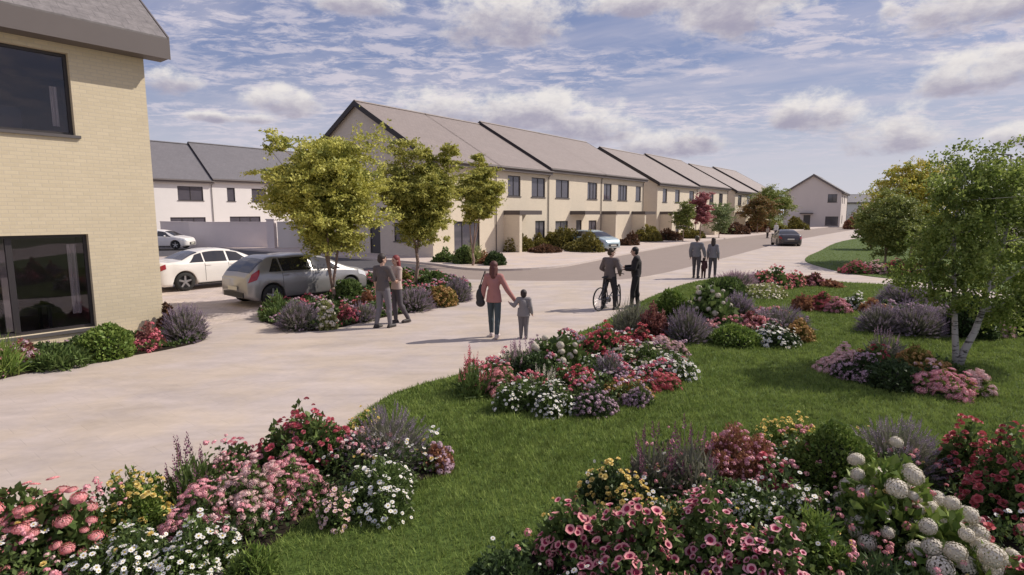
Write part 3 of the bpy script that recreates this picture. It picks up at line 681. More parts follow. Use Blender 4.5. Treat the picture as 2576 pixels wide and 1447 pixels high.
FM={'pink':fm('petal_pink',(.64,.22,.27),(.84,.46,.50)),'coral':fm('petal_coral',(.66,.22,.23),(.84,.42,.42)),'red':fm('petal_red',(.42,.06,.08),(.60,.17,.18)),
 'rosy':fm('petal_rosy',(.48,.08,.12),(.66,.20,.24)),'yellow':fm('petal_yellow',(.72,.52,.12),(.82,.70,.32)),'white':fm('petal_white',(.72,.70,.66),(.84,.82,.78)),'cream':fm('petal_cream',(.58,.53,.43),(.72,.66,.56)),
 'lilac':fm('petal_lilac',(.21,.16,.22),(.36,.28,.36)),'purple':fm('petal_purple',(.16,.05,.10),(.28,.12,.19)),'palepink':fm('petal_palepink',(.66,.38,.38),(.78,.56,.54)),
 'dark':fm('flower_eye_dark',(.30,.02,.07),(.38,.04,.1)),'eye':fm('flower_eye_yellow',(.55,.40,.05)),'orange':fm('petal_orange',(.42,.20,.07),(.50,.34,.12)),'mauve':fm('petal_mauve',(.40,.25,.32),(.52,.36,.42))}
LM={'green':leaf_mat('leaf_green',(0.074,0.123,0.033),(0.165,0.225,0.068)),'bright':leaf_mat('leaf_bright',(0.116,0.196,0.038),(0.247,0.319,0.075)),'dark':leaf_mat('leaf_dark',(0.036,0.065,0.022),(0.083,0.123,0.045)),
 'grey':leaf_mat('leaf_grey',(0.140,0.145,0.105),(0.264,0.254,0.188)),'red':leaf_mat('leaf_red',(.17,.06,.05),(.34,.15,.13)),'olive':leaf_mat('leaf_olive',(0.140,0.131,0.030),(0.281,0.239,0.060)),
 'rust':leaf_mat('leaf_rust',(0.247,0.102,0.068),(0.396,0.203,0.105)),'lime':leaf_mat('leaf_lime',(0.231,0.275,0.090),(0.429,0.435,0.180)),'maroon':leaf_mat('leaf_maroon',(.10,.055,.035),(.17,.09,.05))}
ROOT_N=[0]
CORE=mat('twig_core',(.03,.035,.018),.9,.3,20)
def plant(kind,x,yb,wp,hp,label,leaf=None,col=None,group=None,name=None,cat='flower'):
    ROOT_N[0]+=1; seed=1000+ROOT_N[0]; rng=np.random.default_rng(seed)
    b=P(x,yb); dist=math.hypot(b.x,b.y); dep=b.y*math.cos(PITCH)+CAM_H*math.sin(PITCH); s=dep/FPX
    w=wp*s; h=hp*s*1.02
    # the visible foot is the near edge: push the centre back by part of the radius
    dirn=Vector((b.x,b.y,0)).normalized(); b=b+dirn*w*.30; b.z=.02
    rt=ray(x,yb-hp); tt=(dirn.x*b.x+dirn.y*b.y)/(dirn.x*rt[0]+dirn.y*rt[1]); h=max(.12,min(h,CAM_H+tt*rt[2]))
    near=dist<8.5
    e=empty(name or 'flowering_plant',(b.x,b.y,0.0 if dist>1 else 0),rng.uniform(0,6.28),label,cat,group)
    lodf=max(1.0,dist/6.0); LS=seed if kind in ('petunia','daisy','yellow','phlox','lace','rose','hydrangea','mound','heath','fern') else 0
    def leaves(m,L,Wd,cov=2.6,low=-.05,thick=.4,lump=.16,w_=w,h_=h,up=.4,nm='foliage',cap=9000):
        L_=L*lodf**.75; W_=Wd*lodf**.75
        area=math.pi*(w_/2)*max(h_,w_/3)*2
        n=int(min(cap,max(60,cov*area/(L_*W_*.5)))); p,d=shellpts(int(n*(1.35 if LS else 1)),w_,h_,rng,thick,low,lump,LS)
        dd=d+rng.normal(size=d.shape)*.55; dd[:,2]+=up*rng.random(len(d))
        V,F=leafquads(p,dd,L_*rng.uniform(.6,1.25,len(p)),W_*rng.uniform(.7,1.2,len(p)),rng)
        return link(nm,npmesh(nm,V,F),LM[m],e)
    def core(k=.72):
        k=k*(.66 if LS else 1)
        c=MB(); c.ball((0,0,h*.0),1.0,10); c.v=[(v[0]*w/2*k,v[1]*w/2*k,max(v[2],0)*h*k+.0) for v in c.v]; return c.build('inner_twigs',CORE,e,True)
    def blooms(un,m,r,n,low=.05,out=1.03,minsep=1.3,up=.55,m2=None,nm='flower',each=True,rs=.25,upto=1.0):
        pts=[];nr=[];tries=0; p,d=shellpts(n*14,w,h,rng,.16,low,.14,LS)
        for a,b_ in zip(p,d):
            if b_[2]>upto: continue
            if all((a[0]-q[0])**2+(a[1]-q[1])**2+(a[2]-q[2])**2>(r*minsep)**2 for q in pts[-60:]): pts.append(a*out);nr.append(b_)
            if len(pts)>=n: break
        if not pts: return
        pts=np.array(pts);nr=np.array(nr)*np.array([1,1,.8])+np.array([0,0,up])+rng.normal(size=(len(pts),3))*.25
        sc=r*rng.uniform(1-rs,1+rs,len(pts)); mats=[FM[m] if m in FM else LM[m]]+([FM[m2]] if m2 else [FM['dark']] if un=='funnel' else [FM['eye']] if un=='daisy' else [])
        M_=98
        cam_=np.array([-b.x,-b.y,CAM_H]); er=e.rotation_euler[2]; cr_,sr_=math.cos(-er),math.sin(-er); cl_=np.array([cam_[0]*cr_-cam_[1]*sr_,cam_[0]*sr_+cam_[1]*cr_,CAM_H])
        o_=np.argsort(np.linalg.norm(pts-cl_,axis=1)); pts=pts[o_];nr=nr[o_];sc=sc[o_]
        extra=None
        if near and each and len(pts)>M_: extra=(pts[M_:],nr[M_:],sc[M_:]); pts,nr,sc=pts[:M_],nr[:M_],sc[:M_]
        if extra is not None:
            V,F,mi=scatter(un,*extra,rng); me=npmesh('more_flowers',V,F,mi); [me.materials.append(q) for q in mats]; link(nm,me,None,e)['kind']='stuff'
        if near and each:
            V,F,mi=UN[un]; key='unit_'+un+'_'+m
            me=bpy.data.meshes.get(key)
            if me is None:
                me=npmesh(key,V,F,mi); [me.materials.append(q) for q in mats]
            X_,Y_,Z_=frame(nr,rng)
            for i in range(len(pts)):
                o=bpy.data.objects.new(nm,me); COL.objects.link(o); o.parent=e
                M_=Matrix(((X_[i][0],Y_[i][0],Z_[i][0]),(X_[i][1],Y_[i][1],Z_[i][1]),(X_[i][2],Y_[i][2],Z_[i][2])))
                o.rotation_euler=M_.to_euler(); o.location=pts[i]; o.scale=(sc[i],)*3
        else:
            V,F,mi=scatter(un,pts,nr,sc*(1.1 if dist>12 else 1),rng); me=npmesh('blossoms',V,F,mi); [me.materials.append(q) for q in mats]
            o=link('blossoms',me,None,e); o['kind']='stuff'
    def stems(m,n,spike_m,sl,sr=.13,wid=.004,spread=1.0,lo=.35,straight=False,leafy=0):
        p,d=shellpts(n,w,h,rng,.22,lo,.10); n=len(p); base=p*np.array([.18,.18,0])+rng.normal(size=(n,3))*[.02,.02,0]*w; base[:,2]=0
        if straight: base=p*np.array([.85,.85,0])
        t=unit(p-base); wd_=wid*lodf*1.2; r=unit(np.cross(t,rng.normal(size=(n,3))))*wd_
        V=np.empty((n,4,3)); V[:,0]=base-r;V[:,1]=base+r;V[:,2]=p+r*.6;V[:,3]=p-r*.6
        link('stems',npmesh('stems',V.reshape(-1,3),np.arange(4*n).reshape(-1,4)),LM[m],e)['kind']='stuff'
        V,F,mi=scatter('spike',p-t*sl*.4,t+rng.normal(size=(n,3))*.06,sl*rng.uniform(.7,1.25,n),rng)
        if sr!=.13:
            pass
        me=npmesh('flower_spikes',V,F); o=link('flower_spikes',me,FM[spike_m],e); o['kind']='stuff'
    if kind=='petunia':
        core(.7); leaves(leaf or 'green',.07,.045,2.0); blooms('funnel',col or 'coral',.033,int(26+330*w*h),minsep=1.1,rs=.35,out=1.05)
    elif kind=='daisy':
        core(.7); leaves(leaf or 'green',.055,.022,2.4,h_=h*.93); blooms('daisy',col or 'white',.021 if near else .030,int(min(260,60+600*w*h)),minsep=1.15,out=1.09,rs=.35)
    elif kind=='yellow':
        core(.6); leaves(leaf or 'bright',.06,.022,2.2,h_=h*.9); blooms('rose',col or 'yellow',.024 if near else .033,int(min(220,40+380*w*h)),minsep=1.2,out=1.10,rs=.35)
    elif kind=='phlox':
        core(.7); leaves(leaf or 'green',.06,.025,2.2,h_=h*.92); blooms('umbel',col or 'pink',.028 if near else .040,int(min(260,60+560*w*h)),minsep=1.0,out=1.06,rs=.4)
    elif kind=='lace':
        core(.65); leaves(leaf or 'green',.09,.055,2.2); blooms('lace',col or 'coral',.043,int(24+120*w*h),minsep=1.2,out=1.10,up=1.3,rs=.4)
    elif kind=='rose':
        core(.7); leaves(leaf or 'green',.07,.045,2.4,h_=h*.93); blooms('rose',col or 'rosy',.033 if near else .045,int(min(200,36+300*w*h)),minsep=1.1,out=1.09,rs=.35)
    elif kind=='hydrangea':
        core(.7); leaves(leaf or 'bright',.12,.08,2.4,h_=h*.9); blooms('hyd',col or 'cream',.062 if near else .052,int(max(9,min(34,14+30*w*h))),minsep=1.9,out=1.02,low=.12,rs=.32)
    elif kind=='lavender':
        core(.45); leaves(leaf or 'grey',.10,.008,1.0,w_=w*.8,h_=h*.78,up=1.0,lump=.06); stems(leaf or 'grey',int(min(750,max(160,620*w*h))),col or 'lilac',.085*lodf**.5,lo=.02)
    elif kind=='spikes':
        leaves(leaf or 'green',.20,.022,1.3,h_=h*.62,w_=w*.9,up=2.2,lump=.05); stems(leaf or 'green',int(max(14,55*w)),col or 'purple',.15,lo=.45,wid=.004,straight=True)
    elif kind=='bush':
        core(.8); leaves(leaf or 'green',.05,.03,3.4,thick=.28,lump=.08)
    elif kind=='mound':
        core(.75); leaves(leaf or 'red',.05,.034,2.8,thick=.35,lump=.12)
        if col: blooms('tuft',col,.03*lodf**.4,int(min(90,40+60*w*h)),minsep=1.3)
    elif kind=='tuft':
        leaves(leaf or 'grey',.30,.012,2.0,up=1.6,lump=.06,low=.0,thick=.6)
    elif kind=='heath':
        core(.7); leaves(leaf or 'olive',.05,.014,2.2); blooms('tuft',col or 'pink',.020*max(1,lodf**.5),int(min(420,90+560*w*h)),minsep=1.0,each=False)
    elif kind=='fern':
        core(.7); leaves(leaf or 'bright',.11,.02,3.0,thick=.5,up=.9,lump=.16)
    return e
PL=plant
gA='flowers in the front left bed'; gB='flowers in the front right bed'; gC='flowers in the middle lawn bed'; gD='flowers in the bed beyond the middle one'; gI='plants on the parking island'; gH='shrubs along the near house wall'
def cover(soil_i,label,dens,hmax,cols,seed,leafs=('green','dark')):
    """low leafy filler with stray little flowers between the clumps of one bed"""
    rng=np.random.default_rng(seed); poly=np.array(SOILS[soil_i]); x0,y0=poly.min(0);x1,y1=poly.max(0); n=int((x1-x0)*(y1-y0)*dens); x=rng.uniform(x0,x1,n);y=rng.uniform(y0,y1,n)
    k=inpoly(x,y,SOILS[soil_i])&(y>2.5); x=x[k];y=y[k]; n=len(x); nz=np.array([mnoise.noise(Vector((a*2.2,b*2.2,seed))) for a,b in zip(x,y)]); hh=hmax*np.clip(.55+nz*1.3,.12,1.2)
    z=.03+hh*rng.random(n)**.7; dist=np.maximum(np.hypot(x,y)/6,1)**.75; d=rng.normal(size=(n,3))+np.array([0,0,.9]); h2=n//2
    e=empty('ground_cover',(0,0,0),0); tag(e,label,'ground cover',kind='stuff')
    P3=np.stack([x,y,z],1)
    V,F=leafquads(P3,d,.055*dist*rng.uniform(.6,1.3,n),.028*dist*rng.uniform(.7,1.3,n),rng); me=npmesh('leaves',V,F,(rng.random(len(F))<.4).astype(int)); me.materials.append(LM[leafs[0]]); me.materials.append(LM[leafs[1]]); o=link('leaves',me,None,e); o['kind']='stuff'
    for ci,(c_,un,r,frac) in enumerate(cols):
        m_=rng.random(n)<frac*1.8; cl=np.array([mnoise.noise(Vector((a*1.3+9*ci,b*1.3,seed+5))) for a,b in zip(x,y)])>.05; m_&=cl; q=P3[m_].copy(); q[:,2]=.05+hh[m_]*1.12
        if not len(q): continue
        V,F,mi=scatter(un,q,rng.normal(size=q.shape)*.35+np.array([0,-.25,1]),r*dist[m_]**.6*rng.uniform(.6,1.3,len(q)),rng); me=npmesh('blossoms',V,F,mi); me.materials.append(FM[c_]); me.materials.append(FM['eye']); o=link('blossoms',me,None,e); o['kind']='stuff'
cover(2,'low mixed leaves and small stray flowers filling the front left bed',1500,0.35,[('white','daisy',.022,.03),('pink','tuft',.02,.035),('palepink','tuft',.018,.03),('yellow','rose',.02,.012)],41)
cover(3,'low mixed leaves and small stray flowers filling the front right bed',1300,0.32,[('coral','tuft',.022,.03),('white','daisy',.02,.02),('pink','tuft',.02,.02),('yellow','rose',.02,.01)],42)
cover(4,'low leaves and small stray flowers filling the middle lawn bed',900,0.26,[('white','daisy',.024,.05),('rosy','tuft',.024,.05),('mauve','tuft',.022,.05)],43)
cover(5,'low leaves filling the second lawn bed',800,0.22,[('mauve','tuft',.024,.05),('coral','tuft',.024,.05)],44)
cover(6,'low leaves filling the long lavender bed',700,0.20,[('mauve','tuft',.024,.06)],45)
cover(7,'low leaves and stray flowers filling the birch bed',900,0.24,[('palepink','tuft',.024,.06),('orange','tuft',.024,.03)],46)
cover(0,'low leaves along the foot of the near house',900,0.16,[('mauve','tuft',.02,.01)],47)
cover(1,'low leaves filling the parking island',800,0.22,[('mauve','tuft',.022,.03),('rosy','tuft',.022,.02)],48)
# bed A
PL('lace',30,1500,260,290,'coral flat-headed flowers with big leaves, at the lower left corner of the photo',group=gA)
PL('lace',165,1440,190,215,'coral flat-headed flowers standing between the left corner clump and the yellow daisies',group=gA)
PL('yellow',335,1355,180,180,'clump of yellow flowers nearest the pavement, left of the dark purple spikes',group=gA)
PL('spikes',495,1290,170,185,'tall dark purple flower spikes over blade leaves, left end of the bed by the pavement',group=gA)
PL('daisy',330,1500,230,170,'white daisies at the bottom edge below the yellow clump',group=gA)
PL('daisy',500,1470,240,170,'white daisies in front of the pink phlox, right of the bottom-edge daisies',group=gA)
PL('phlox',520,1390,200,170,'pink phlox mass just right of the yellow clump',group=gA)
PL('phlox',640,1350,200,190,'pale pink phlox in the middle of the front left bed',col='palepink',group=gA)
PL('phlox',735,1300,180,160,'pink phlox right below the tall red roses',group=gA)
PL('rose',610,1215,150,110,'low rosy pink blooms trailing left of the tall red rose bush',col='pink',group=gA)
PL('rose',780,1210,260,190,'tall red-pink rose bush at the top of the front left bed',group=gA)
PL('yellow',920,1110,110,75,'small pale yellow flowers peeping out behind the big lavender',group=gA)
PL('lavender',975,1200,250,165,'big rounded lavender beside the red rose bush at the lawn edge',group=gA)
PL('daisy',960,1310,240,150,'white daisies in front of the big lavender, at the lawn edge',group=gA)
PL('daisy',850,1340,120,110,'small white and blush daisies between the pink phlox and the lawn',col='palepink',group=gA)
PL('mound',1098,1195,90,72,'small rusty pink mound at the right tip of the front left bed',leaf='rust',col='mauve',group=gA)
PL('fern',640,1480,150,110,'fresh green ferny foliage at the lower right end of the left bed',group=gA,cat='plant',name='fern_plant')
PL('fern',240,1400,110,110,'light green leafy plant under the yellow clump',leaf='bright',group=gA,cat='plant',name='leafy_plant')
# bed B
PL('petunia',1440,1470,240,210,'coral petunias at the left tip of the front right bed',group=gB)
PL('petunia',1600,1540,280,270,'coral petunias at the bottom edge of the photo, left of its widest clump',group=gB)
PL('petunia',1780,1500,280,250,'widest clump of pink petunias with dark throats, bottom centre right',group=gB,col='pink')
PL('petunia',1940,1540,220,230,'sparse pink petunias at the bottom edge beside the green fern',group=gB,col='pink')
PL('petunia',1560,1340,150,90,'thin trail of coral petunias crossing below the yellow daisies',group=gB)
PL('yellow',1545,1320,190,160,'yellow daisies on the left side of the front right bed',group=gB,leaf='dark')
PL('yellow',1660,1365,140,110,'yellow daisies between the coral petunias and the purple stems',group=gB,leaf='dark')
PL('spikes',1640,1260,150,180,'mauve flower spikes, the left of two clumps at the rear of the front right bed',group=gB,leaf='grey',col='purple')
PL('spikes',1735,1260,150,195,'mauve flower spikes, the right of two clumps at the rear of the front right bed',group=gB,leaf='grey',col='purple')
PL('heath',1845,1230,200,155,'red and pink heath mound behind the white daisies of the right bed',group=gB,leaf='rust',col='pink')
PL('rose',1940,1245,120,100,'rosy blooms at the right foot of the heath mound',group=gB,col='rosy')
PL('daisy',1890,1310,160,90,'small white daisies under the heath mound',group=gB)
PL('daisy',2010,1310,170,90,'small white daisies left of the white hydrangea',group=gB)
PL('yellow',2000,1150,200,100,'pale yellow flowers on feathery stems at the rear of the right bed',group=gB)
PL('bush',2090,1250,210,180,'round dark green bush between the yellow flowers and the big lavender',leaf='bright',group=gB,cat='plant',name='green_bush')
PL('lavender',2250,1230,250,175,'big lavender behind the white hydrangea in the front right bed',group=gB)
PL('rose',2420,1250,180,190,'red roses right of the big lavender',col='red',group=gB)
PL('rose',2530,1350,240,270,'tall red rose bush at the right edge of the photo',col='red',group=gB)
PL('rose',2420,1440,160,130,'low deep red roses below the hydrangea on the right',col='red',group=gB)
PL('hydrangea',2230,1400,340,270,'large white hydrangea with many round heads in the front right bed',group=gB)
PL('hydrangea',2400,1500,260,220,'white hydrangea at the bottom right, before the red roses',group=gB)
PL('fern',2040,1480,190,190,'fresh green fern between the petunias and the hydrangea',group=gB,cat='plant',name='fern_plant')
PL('fern',2200,1560,240,150,'dark leafy clump under the hydrangea heads at the bottom edge',leaf='dark',group=gB,cat='plant',name='leafy_plant')
PL('bush',1270,1520,200,110,'low dark green shrub at the bottom edge, left of the petunias',leaf='dark',group=gB,cat='plant',name='green_bush')
PL('bush',1490,1420,140,90,'dark green leaves between the coral petunias and the yellow daisies',leaf='dark',group=gB,cat='plant',name='green_bush')
PL('petunia',2560,1560,180,150,'deep red blooms in the bottom right corner of the photo',col='red',group=gB)
# bed C
PL('spikes',1195,1005,120,120,'pink-tipped flower spikes at the left tip of the middle lawn bed',group=gC,col='rosy')
PL('spikes',1300,955,110,95,'faint pale flower spikes behind the middle bed, below the walking child',group=gC,col='mauve',leaf='grey')
PL('bush',1340,960,140,70,'dark low green shrub under the white hydrangea of the middle bed',leaf='dark',group=gC,cat='plant',name='green_bush')
PL('hydrangea',1405,945,180,115,'white hydrangea in the middle lawn bed, near the walking child',group=gC,leaf='green')
PL('rose',1520,905,130,85,'red roses right of the white hydrangea of the middle bed',group=gC,col='red')
PL('rose',1610,890,90,70,'red roses between the silver bush and the cream daisies',group=gC,col='red',leaf='maroon')
PL('phlox',1260,1000,140,80,'rosy phlox inside the left tip of the middle bed',group=gC,col='coral')
PL('daisy',1310,1045,150,95,'white daisies along the front of the middle bed, left half',group=gC)
PL('daisy',1400,1050,120,90,'white daisies along the front of the middle bed, centre',group=gC)
PL('spikes',1365,995,90,65,'small cream flower spikes among the daisies of the middle bed',group=gC,col='cream')
PL('rose',1450,985,120,65,'bright red low roses in the heart of the middle bed',group=gC,col='red')
PL('lavender',1535,970,80,85,'upright lilac stems in the heart of the middle bed',group=gC)
PL('daisy',1620,940,160,85,'cream daisies at the right rear of the middle bed',group=gC,col='cream')
PL('daisy',1700,960,110,75,'pale daisies at the right tip of the middle bed',group=gC,col='white')
PL('phlox',1655,990,120,50,'crimson flowers under the pale daisies of the middle bed',group=gC,col='red')
PL('heath',1580,1005,150,50,'orange and gold low flowers near the front of the middle bed',group=gC,col='orange')
PL('heath',1490,1050,140,85,'lilac-white low flowers at the front of the middle bed',group=gC,col='mauve',leaf='dark')
PL('heath',1605,1030,90,55,'small mauve flowers at the right front of the middle bed',group=gC,col='mauve',leaf='green')
PL('phlox',1660,905,110,55,'cream pink phlox behind the cream daisies, under the lavender ball',group=gC,col='palepink')
# bed D
PL('tuft',1590,850,110,80,'silver-green grass tuft in front of the man in black',group=gD,cat='plant',name='grass_tuft',leaf='grey')
PL('mound',1640,860,80,95,'tall red-leaved mound between the silver tuft and the lavender ball',group=gD,leaf='red',cat='plant')
PL('lavender',1728,868,125,90,'round lavender ball at the left end of the second lawn bed',group=gD)
PL('bush',1690,812,100,80,'clipped bright green ball beside the pavement, behind the lavender ball',group=gD,leaf='bright',cat='plant',name='green_bush')
PL('hydrangea',1785,825,140,115,'white hydrangea behind the lavender ball in the second lawn bed',group=gD,leaf='green')
PL('lavender',1855,805,90,65,'small lavender right of the second bed hydrangea',group=gD)
PL('mound',1885,840,90,55,'rusty red low plant in the middle of the second bed',group=gD,leaf='red',col='coral',cat='plant')
PL('bush',1845,875,140,55,'low fresh green cushion at the front of the second bed',group=gD,leaf='bright',cat='plant',name='green_bush')
PL('daisy',1945,875,130,65,'white daisies over very dark leaves at the front of the second bed',group=gD,leaf='dark')
PL('lavender',1965,840,140,65,'lilac and mauve mound at the rear right of the second bed',group=gD)
PL('heath',2010,862,80,60,'orange-pink low flowers at the right tip of the second bed',group=gD,col='orange')
# bed E F
gE='flowers in the bed by the road bend'
PL('bush',1820,748,120,50,'low green cushion at the left end of the bed by the road bend',group=gE,leaf='green',cat='plant',name='green_bush')
PL('lavender',1850,735,120,50,'pale lavender at the left of the bed by the road bend',group=gE,col='mauve')
PL('rose',1945,728,100,58,'rosy flowers at the top of the bed by the road bend',group=gE,col='coral')
PL('phlox',1905,722,70,40,'mauve flowers between the pale lavender and the rosy ones',group=gE,col='mauve')
PL('rose',2000,725,70,42,'small red flowers right of the rosy ones by the road bend',group=gE,col='coral')
PL('mound',2050,722,60,36,'brownish red cushion right of the small red flowers',group=gE,leaf='maroon',col='coral')
PL('mound',2090,725,60,22,'last low rusty cushion at the right tip by the road bend',group=gE,leaf='rust')
PL('daisy',1930,752,140,38,'lime and white low flowers in front of the rosy ones by the road bend',group=gE,leaf='lime',col='cream')
gF='flowers in the small island bed on the lawn'
PL('mound',2015,785,70,42,'rust-coloured plant at the left of the small island bed',group=gF,leaf='rust')
PL('phlox',2065,785,90,50,'red phlox in the centre of the small island bed',group=gF,col='red')
PL('phlox',2105,790,70,40,'pink phlox right of centre in the small island bed',group=gF,col='pink')
PL('daisy',2150,782,70,45,'white flowers at the right end of the small island bed',group=gF)
# bed G
gG='plants in the long lavender bed behind the birch'
PL('lavender',2215,842,125,75,'leftmost lavender cushion of the long bed behind the birch',group=gG)
PL('lavender',2300,850,140,85,'broad lavender cushion second from the left behind the birch',group=gG)
PL('lavender',2375,845,90,75,'lavender cushion right next to the left birch stem',group=gG)
PL('lavender',2275,775,140,60,'lavender at the rear of the long bed, beyond the front cushions',group=gG)
PL('mound',2195,790,80,40,'rusty orange low plant at the left rear of the lavender bed',group=gG,leaf='rust',col='orange')
PL('bush',2440,855,110,110,'dark green upright shrub between the two birch stems',group=gG,leaf='dark',cat='plant',name='green_bush')
PL('phlox',2500,850,80,70,'pale pink flowers right of the birch stems',group=gG,col='palepink')
PL('bush',2565,845,90,110,'green shrub at the right edge beyond the birch',group=gG,leaf='green',cat='plant',name='green_bush')
PL('phlox',2545,815,70,50,'dusky pink flowers at the right edge beyond the birch',group=gG,col='rosy')
# bed H
gH2='flowers in the bed at the foot of the birch'
PL('phlox',2110,945,110,72,'blush and white flowers at the left tip of the birch bed',group=gH2,col='palepink')
PL('heath',2165,965,120,75,'mauve mound second from the left in the birch bed',group=gH2,col='mauve',leaf='dark')
PL('rose',2195,935,90,70,'crimson flowers at the top of the birch bed',group=gH2,col='red')
PL('spikes',2225,915,100,85,'faint grey-green flower spikes behind the crimson flowers',group=gH2,leaf='grey',col='mauve')
PL('heath',2310,955,180,80,'golden orange sprawling plant at the foot of the birch',group=gH2,col='orange',leaf='olive')
PL('bush',2245,985,160,70,'dark green leaves at the front of the birch bed',group=gH2,leaf='dark',cat='plant',name='green_bush')
PL('phlox',2375,1010,150,72,'pink and cream flowers at the front right of the birch bed',group=gH2,col='pink',leaf='bright')
PL('phlox',2450,1000,110,60,'blush flowers at the right tip of the birch bed',group=gH2,col='palepink',leaf='bright')
# far small lawn
gJ='flowers on the far lawn'
PL('phlox',2150,690,70,36,'red flowers at the left of the far lawn bed',group=gJ,col='rosy')
PL('phlox',2200,690,70,34,'pale pink flowers in the middle of the far lawn bed',group=gJ,col='palepink')
PL('rose',2255,692,80,40,'crimson flowers at the right of the far lawn bed',group=gJ,col='red')
PL('phlox',2330,690,90,40,'orange flowers seen under the birch leaves on the far lawn',group=gJ,col='orange')
# near house bed
PL('tuft',15,950,80,85,'upright green and pink plant at the left edge below the big window',group=gH,leaf='bright',cat='plant',name='grass_tuft')
PL('mound',-25,955,90,85,'pink flowering shrub cut by the left edge of the photo below the big window',group=gH,leaf='green',col='pink',cat='shrub',name='low_shrub')
PL('mound',60,930,90,75,'purple-pink feathery shrub below the big window',group=gH,leaf='red',col='mauve',cat='shrub',name='low_shrub')
PL('fern',155,930,140,62,'low spreading green groundcover below the big window',group=gH,leaf='green',cat='plant',name='leafy_plant')
PL('bush',270,905,135,85,'round bright green shrub against the near house',group=gH,leaf='bright',cat='shrub',name='green_bush')
PL('mound',375,885,90,68,'red-leaved shrub between the green ball and the lavender',group=gH,leaf='red',col='rosy',cat='shrub',name='low_shrub')
PL('lavender',468,865,115,95,'grey lavender at the corner of the near house',group=gH,cat='shrub')
PL('mound',425,835,50,75,'thin dark red plant right at the house corner',group=gH,leaf='maroon',cat='shrub',name='low_shrub')
# island
PL('fern',700,805,110,62,'feathery dark green shrub behind the silver car wheel',group=gI,leaf='green',cat='shrub',name='low_shrub')
PL('lavender',752,834,110,76,'grey-mauve lavender at the front left of the parking island',group=gI)
PL('mound',820,830,65,75,'lime-white variegated shrub right of the island lavender',group=gI,leaf='lime',col='cream',cat='shrub',name='low_shrub')
PL('mound',873,815,70,52,'red-leaved cushion by the trunk of the first tree',group=gI,leaf='red',col='rosy',cat='shrub',name='low_shrub')
PL('bush',878,762,80,60,'round green shrub behind the red cushion on the island',group=gI,leaf='green',cat='shrub',name='green_bush')
PL('mound',925,780,65,50,'brownish pink shrub left of the couple',group=gI,leaf='rust',cat='shrub',name='low_shrub')
PL('lavender',915,812,70,50,'grey cushion at the feet of the man in grey on the island',group=gI)
PL('lavender',1045,785,100,60,'silvery grey cushion right of the couple',group=gI,leaf='grey')
PL('heath',1110,772,95,52,'golden green cushion near the right tip of the island',group=gI,col='orange',leaf='olive')
PL('lavender',1152,760,75,58,'pale lavender at the right tip of the island',group=gI)
PL('bush',1090,722,75,38,'green dome at the rear right of the island',group=gI,leaf='green',cat='shrub',name='green_bush')
PL('mound',1020,725,50,42,'yellow-brown small shrub behind the woman on the island',group=gI,leaf='olive',cat='shrub',name='low_shrub')
PL('mound',985,760,80,50,'dusky green shrub hidden behind the couple',group=gI,leaf='green',cat='shrub',name='low_shrub')
# front gardens across the road
gK='front garden shrubs across the road'
PL('mound',1120,660,60,38,'small grey-green shrub at the corner of the row',group=gK,leaf='green',cat='plant',name='low_shrub')
PL('bush',1168,664,56,44,'round green shrub in front of the dark glazed doors',group=gK,leaf='green',cat='plant',name='green_bush')
PL('tuft',1195,664,40,44,'pale yellow-green grass tuft beside the round shrub at the dark doors',group=gK,leaf='lime',cat='plant',name='grass_tuft')
PL('mound',1215,664,60,32,'dusky red shrub right of the pale grass tuft',group=gK,leaf='rust',cat='shrub',name='low_shrub')
PL('bush',1245,668,55,34,'dark blue-green shrub just above the head of the woman in pink',group=gK,leaf='dark',cat='shrub',name='green_bush')
PL('mound',1300,634,108,47,'olive hedge plant under the first porch canopy',group=gK,leaf='olive',cat='shrub',name='hedge_shrub')
PL('mound',1355,628,81,41,'olive hedge plant right of the first porch',group=gK,leaf='olive',cat='shrub',name='hedge_shrub')
PL('mound',1415,628,125,56,'large olive hedge plant left of the pale blue car',group=gK,leaf='olive',cat='shrub',name='hedge_shrub')
PL('mound',1478,634,120,52,'olive hedge plant touching the pale blue car',group=gK,leaf='olive',cat='shrub',name='hedge_shrub')
PL('mound',1370,636,90,22,'low maroon hedge in front of the olive ones',group=gK,leaf='maroon',cat='shrub',name='hedge_shrub')
PL('mound',1585,618,60,34,'low maroon hedge right of the pale blue car',group=gK,leaf='maroon',cat='shrub',name='hedge_shrub')
PL('mound',1625,608,81,45,'olive hedge plant right of the maroon hedge by the car',group=gK,leaf='olive',cat='shrub',name='hedge_shrub')
PL('mound',1680,605,75,30,'maroon hedge behind the family, left of the red tree',group=gK,leaf='maroon',cat='shrub',name='hedge_shrub')
PL('mound',1735,600,81,26,'olive hedge plant at the foot of the red tree',group=gK,leaf='olive',cat='shrub',name='hedge_shrub')
PL('mound',1850,590,90,30,'maroon hedge right of the pale green street tree',group=gK,leaf='maroon',cat='shrub',name='hedge_shrub')
PL('mound',1900,584,70,36,'rust-brown hedge before the big green street tree',group=gK,leaf='rust',cat='shrub',name='hedge_shrub')
PL('mound',1945,580,81,26,'olive hedge plant left of the grey gable house',group=gK,leaf='olive',cat='shrub',name='hedge_shrub')
PL('mound',2000,577,60,32,'brown-green hedge touching the door of the grey gable house',group=gK,leaf='olive',cat='shrub',name='hedge_shrub')
PL('mound',2140,576,50,28,'pale hedge right of the grey gable house',group=gK,leaf='rust',cat='shrub',name='hedge_shrub')

